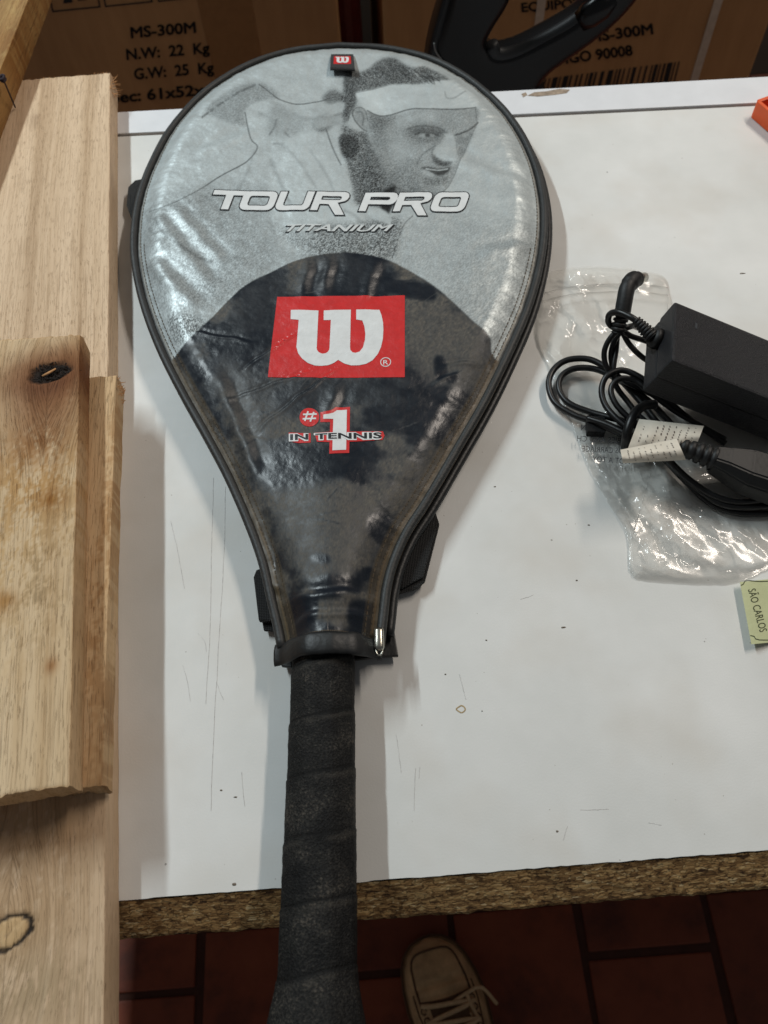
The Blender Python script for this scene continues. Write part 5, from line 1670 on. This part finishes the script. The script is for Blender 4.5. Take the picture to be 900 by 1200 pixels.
# ------------------------------------------------------------------ mains cord with paper flags
cord = empty('mains_cord', tuple(P(760, 500, 0)), 'coiled black mains cord with two white paper labels beside the adapter', 'power cord')
RC = .0020
cable('cable', [(800, 520, .004), (775, 500, .008), (750, 470, .010), (730, 448, .011), (712, 432, .012), (690, 421, .011), (665, 422, .009), (649, 433, .007), (643, 450, .006), (650, 471, .006), (672, 486, .007), (700, 496, .009), (728, 508, .012)], RC, cord)
cable('cable', [(790, 500, .004), (765, 474, .007), (740, 455, .009), (716, 440, .009), (695, 432, .008), (673, 432, .007), (658, 441, .0055), (655, 456, .005), (666, 472, .005), (692, 483, .006), (732, 494, .010), (760, 505, .010)], RC, cord)
cable('cable', [(850, 520, .004), (802, 486, .010), (778, 464, .018), (753, 444, .022), (730, 434, .022), (712, 440, .021), (705, 456, .018), (709, 474, .016), (722, 490, .016), (738, 503, .016)], .0019, cord)
cable('cable', [(690, 488, .003), (710, 500, .004), (735, 512, .006), (770, 530, .006), (800, 560, .005), (830, 588, .004), (858, 600, .0035), (885, 602, .003), (930, 600, .003)], RC, cord)
cable('cable', [(700, 492, .008), (730, 506, .011), (765, 525, .011), (795, 552, .010), (825, 578, .009), (850, 592, .008), (885, 594, .007), (930, 590, .006)], RC, cord)
cable('cable', [(768, 474, .020), (756, 475, .022), (746, 482, .024), (739, 494, .024), (734, 510, .020), (733, 524, .012)], .0028, cord)
cable('cable', [(795, 520, .010), (762, 506, .013), (740, 492, .016), (722, 474, .018), (716, 456, .020), (726, 444, .022), (744, 446, .022), (762, 460, .020), (795, 484, .011), (850, 515, .005)], .0018, cord)
cable('cable', [(688, 490, .010), (712, 498, .013), (740, 512, .015), (775, 532, .014), (805, 560, .012), (835, 580, .011), (865, 588, .010), (905, 584, .009)], .0019, cord)
bm = bmesh.new(); p = P(697, 502, .004)
bm_box(bm, (-.0055, -.006, 0), (.0055, .006, .006), bev=.001, M=Matrix.Translation((p.x, p.y, .003)) @ Matrix.Rotation(-.15, 4, 'Z')); bm_obj('cable_tie', bm, m_web, cord)
# connector
q0, q1, q2, q3 = P(795, 522, .026), P(838, 538, .025), P(906, 560, .020), P(960, 575, .018)
ribbed('cord_relief', q0, q1, .0050, .0070, 5, cord, m_rub)
dv = (q2 - q1); Ld = dv.length; dv.normalize(); uz = Vector((0, 0, 1)); uz = (uz - dv * uz.dot(dv)).normalized(); vv = uz.cross(dv)
MC = Matrix(((dv.x, vv.x, uz.x, q1.x), (dv.y, vv.y, uz.y, q1.y), (dv.z, vv.z, uz.z, q1.z), (0, 0, 0, 1)))
bm = bmesh.new()
secs = [(-.002, .0065, .0060), (.006, .0085, .0075), (.018, .0125, .0085), (.040, .0130, .0090), (.055, .0125, .0088)]
ringv = []
for x_, w2, h2 in secs:
    ring_ = [(x_, y_, z_) for y_, z_ in ((-w2, -h2), (w2, -h2), (w2, h2 * .35), (w2 * .62, h2), (-w2 * .62, h2), (-w2, h2 * .35))]
    ringv.append([bm.verts.new(MC @ Vector(p)) for p in ring_])
for a_, b_ in zip(ringv[:-1], ringv[1:]):
    for i in range(6): bm.faces.new((a_[i], a_[(i + 1) % 6], b_[(i + 1) % 6], b_[i]))
bm.faces.new(ringv[0]); bm.faces.new(ringv[-1][::-1])
bmesh.ops.bevel(bm, geom=bm.edges[:], offset=.0009, segments=2, affect='EDGES')
bm_obj('connector', bm, m_rub, cord)
# paper flags
m_paper = simple('label_paper', (214, 206, 192), .8, var=.12, scale=70, bump=.25, bscale=90)
m_pink = simple('label_ink', (98, 88, 82), .9)


def flag(name, TL, TR, BR, BL, z, bulge, seed):
    nu, nv = 26, 14
    r = np.random.default_rng(seed)
    def at(u, v, off=0.0):
        u = np.asarray(u); v = np.asarray(v)
        x = (TL[0] * (1 - u) + TR[0] * u) * (1 - v) + (BL[0] * (1 - u) + BR[0] * u) * v
        y = (TL[1] * (1 - u) + TR[1] * u) * (1 - v) + (BL[1] * (1 - u) + BR[1] * u) * v
        zz = z + bulge * np.sin(np.pi * v) + .0015 * (fbm(u * 4 + seed, v * 2, seed, 2) - .5) * 2 + off
        return unproj(x, y, zz)
    U, Vv = np.meshgrid(np.linspace(0, 1, nu), np.linspace(0, 1, nv))
    top = at(U.ravel(), Vv.ravel()); bot = at(U.ravel(), Vv.ravel(), -.0004)
    N = nu * nv
    o = link(name, from_vq(name, np.vstack([top, bot]), np.vstack([grid_quads(nv, nu), grid_quads(nv, nu, off=N)[:, ::-1]])), m_paper, cord)
    items = []
    for k in range(9):                       # columns of tiny print, too small to read
        u0 = .12 + .095 * k + r.uniform(-.01, .01)
        v_ = .14
        while v_ < .86:
            L = r.uniform(.03, .09)
            if r.random() < .7: items.append(ribbon2([(u0 + r.uniform(-.006, .006), v_), (u0 + .012, min(v_ + L, .9))], r.uniform(.008, .02)))
            v_ += L + r.uniform(.02, .06)
    s_ = sheet('fine_print', merge2(items), lambda v: at(v[:, 0], v[:, 1], .0002), m_pink, o); s_['kind'] = 'stuff'
    return o


flag('paper_label', (749, 491), (825, 499), (816, 522), (736, 525), .0285, .003, 3)
flag('paper_label', (727, 527), (793, 514), (804, 539), (730, 543), .033, .006, 8)

# ------------------------------------------------------------------ small green place tag
tagp = empty('paper_tag', tuple(P(890, 718, 0)), 'pale green paper tag lettered São Carlos at the right table edge', 'paper tag')
m_green = simple('pale_green_card', (196, 200, 156), .75, var=.06, scale=60, bump=.1)
m_olive = simple('olive_ink', (70, 76, 52), .8)


def tag_pt(x, y, off=0.0):
    x = np.asarray(x, float); y = np.asarray(y, float)
    z = .0012 + .0035 * sstep(905, 866, x - (y - 682) * .18) + off
    return unproj(x, y, z)


U, Vv = np.meshgrid(np.linspace(0, 1, 16), np.linspace(0, 1, 10))
TLx, TRx, BRx, BLx = (867, 682), (930, 676), (943, 749), (880.5, 755)
bx_ = ((TLx[0] * (1 - U) + TRx[0] * U) * (1 - Vv) + (BLx[0] * (1 - U) + BRx[0] * U) * Vv).ravel(); by_ = ((TLx[1] * (1 - U) + TRx[1] * U) * (1 - Vv) + (BLx[1] * (1 - U) + BRx[1] * U) * Vv).ravel()
t_ = tag_pt(bx_, by_); b_ = tag_pt(bx_, by_, -.0009); N = len(t_)
rim = list(range(0, 15)); Qs = [grid_quads(10, 16), grid_quads(10, 16, off=N)[:, ::-1]]
Qs.append(np.array([[i, i + 1, N + i + 1, N + i] for i in list(range(15)) + list(range(144, 159))])); Qs.append(np.array([[i, i + 16, N + i + 16, N + i] for i in list(range(0, 144, 16)) + list(range(15, 159, 16))]))
link('card', from_vq('card', np.vstack([t_, b_]), np.vstack(Qs), False), m_green, tagp)
on_t = lambda v: tag_pt(v[:, 0], v[:, 1], .0002)
for bd in (ribbon2([(868.2, 686), (871, 684.5), (873, 680.8), (877, 680.2), (890, 681.4), (900, 681), (928, 678.5)], .9), ribbon2([(879.3, 744.5), (883.8, 745.6), (885.5, 748.6), (890, 749.8), (900, 750), (940, 747)], .9)):
    sheet('border', bd, on_t, m_olive, tagp, 4)
sheet('lettering', place_text('SÃO CARLOS', (876.5, 691), (890.5, 741), 9.5, up=(1, -.22), shear=.0), on_t, m_olive, tagp)

# ------------------------------------------------------------------ shoe on the floor
m_suede = simple('tan_leather', (208, 172, 126), .7, var=.32, scale=38, bump=.3, bscale=220)
m_seam = simple('seam_brown', (92, 66, 44), .8, var=.2)
m_sole = simple('sole_tan', (150, 122, 90), .75, var=.15, scale=60)
m_lace = simple('lace', (214, 182, 140), .85, var=.15, scale=300, bump=.4, bscale=900)
toe = np.array(P(503, 1099, FLZ + .02)); bk = np.array(P(529, 1196, FLZ + .05))
fd = (toe - bk)[:2]; fd /= np.linalg.norm(fd); sd = np.array([fd[1], -fd[0]])
shoe = empty('shoe', (float(toe[0] - fd[0] * .14), float(toe[1] - fd[1] * .14), FLZ), 'tan leather lace-up shoe on the dark tiles below the table', 'shoe')
LS = .285
tk = [0, .015, .05, .1, .18, .27, .4, .55, .7, .85, .95, 1.0]
wk = [.004, .018, .0305, .0385, .0445, .0470, .0430, .0370, .0350, .0345, .0280, .006]
hk = [.020, .027, .036, .042, .048, .058, .078, .098, .092, .092, .096, .092]
ck = [-.004, -.004, -.004, -.003, -.001, .001, .003, .004, .003, .001, 0, 0]
ts = np.r_[np.linspace(0, .1, 14) ** 1.0, np.linspace(.1, 1, 60)[1:]]
nA = 33


def shoe_pt(t, ang, grow=0.0):
    w = np.interp(t, tk, wk) + grow; h = np.interp(t, tk, hk) + grow; c = np.interp(t, tk, ck)
    cx = np.sign(np.cos(ang)) * np.abs(np.cos(ang)) ** .72 * w
    cz = np.abs(np.sin(ang)) ** .85 * h
    crease = -.0022 * np.exp(-((t - .185 - .01 * np.cos(ang * 2)) / .008) ** 2) - .0020 * np.exp(-((t - .225 + .008 * np.cos(ang)) / .007) ** 2) + .0015 * np.exp(-((t - .205) / .01) ** 2)
    cz = cz + crease * sstep(.35, .9, np.sin(ang))
    x = cx + c
    return np.stack([toe[0] - fd[0] * t * LS + sd[0] * x, toe[1] - fd[1] * t * LS + sd[1] * x, FLZ + .012 + cz], -1)


TT, AA = np.meshgrid(ts, np.linspace(0, 1, nA), indexing='ij')
gap = .5 * sstep(.42, .55, TT)                      # ankle opening towards the heel
AAx = np.where(AA < .5, AA * 2 * (np.pi / 2 - gap), np.pi - (1 - AA) * 2 * (np.pi / 2 - gap))
V = shoe_pt(TT, AAx).reshape(-1, 3)
link('upper', np_mesh('upper', V, grid_quads(len(ts), nA)), m_suede, shoe)
so = []
for sgn in (1, -1):
    for t in (ts if sgn == 1 else ts[::-1]):
        w = np.interp(t, tk, wk) + .0035; c = np.interp(t, tk, ck)
        so.append((toe[0] - fd[0] * (t * (LS + .006) - .003) + sd[0] * (c + sgn * w), toe[1] - fd[1] * (t * (LS + .006) - .003) + sd[1] * (c + sgn * w)))
bm = bmesh.new(); bm_prism(bm, so, FLZ + .0005, FLZ + .016, bev=.002); bm_obj('sole', bm, m_sole, shoe)
tt_ = np.r_[np.linspace(.25, .075, 16), [.058, .05, .048, .05, .058], np.linspace(.075, .25, 16)]
an_ = np.r_[np.linspace(.95, .82, 16), [.95, 1.2, np.pi / 2, np.pi - 1.2, np.pi - .95], np.linspace(np.pi - .82, np.pi - .95, 16)]
tube('apron_seam', catmull(shoe_pt(tt_, an_, .0004), 4), .0014, m_seam, shoe, 6)
tube('topline_seam', catmull(shoe_pt(np.array([.235, .24, .245, .24, .235]), np.array([.95, 1.25, 1.57, 1.9, 2.19]), .0006), 5), .0016, m_seam, shoe, 6)
for i, t in enumerate((.262, .295, .328, .36, .39)):
    a_ = np.linspace(1.0, np.pi - 1.0, 7)
    tube('lace', catmull(shoe_pt(t + .018 * np.linspace(-1, 1, 7) * (1 if i % 2 else -1), a_, .003), 5), .0028, m_lace, shoe, 8, flat=.6)
kn = shoe_pt(np.array(.245), np.array(1.2), .006)
le = np.array(P(582, 1176, FLZ + .035)); lm = (kn + le) / 2 + np.array([0, .012, .014])
tube('lace', catmull([kn + np.array([-.02, -.01, 0]), kn, lm, le], 10), .0022, m_lace, shoe, 8)
lo = np.array([kn, kn + np.array([.012, -.03, .006]), kn + np.array([.028, -.055, .002]), kn + np.array([.012, -.06, .002]), kn + np.array([.002, -.02, .004])])
tube('lace', catmull(lo, 10), .0022, m_lace, shoe, 8)
# stitched welt, eyelets and tongue
wl = np.array(so); wl = np.column_stack([wl, np.full(len(wl), FLZ + .0165)])
tube('welt', resample(wl, .006, True), .0014, m_seam, shoe, 6, closed=True)
V = shoe_pt(*np.meshgrid(np.linspace(.245, .46, 14), np.linspace(1.22, np.pi - 1.22, 9), indexing='ij'), .0012).reshape(-1, 3)
link('tongue', np_mesh('tongue', V, grid_quads(14, 9)), simple('tongue_brown', (98, 74, 52), .85, var=.3, scale=60), shoe)
for t in (.265, .30, .335, .37):
    for a_ in (1.02, np.pi - 1.02):
        c_ = shoe_pt(np.array(t), np.array(a_), .0012); q_ = np.linspace(0, 2 * np.pi, 12, endpoint=False)
        tube('eyelet', np.stack([c_[0] + .0034 * np.cos(q_), c_[1] + .0034 * np.sin(q_), np.full(12, c_[2])], 1), .0009, m_seam, shoe, 6, closed=True)
for a_ in (.72, np.pi - .72):
    tube('side_seam', shoe_pt(np.linspace(.20, .45, 14), np.linspace(a_, np.pi / 2 + (a_ - np.pi / 2) * .8, 14), .0005), .0009, m_seam, shoe, 6)
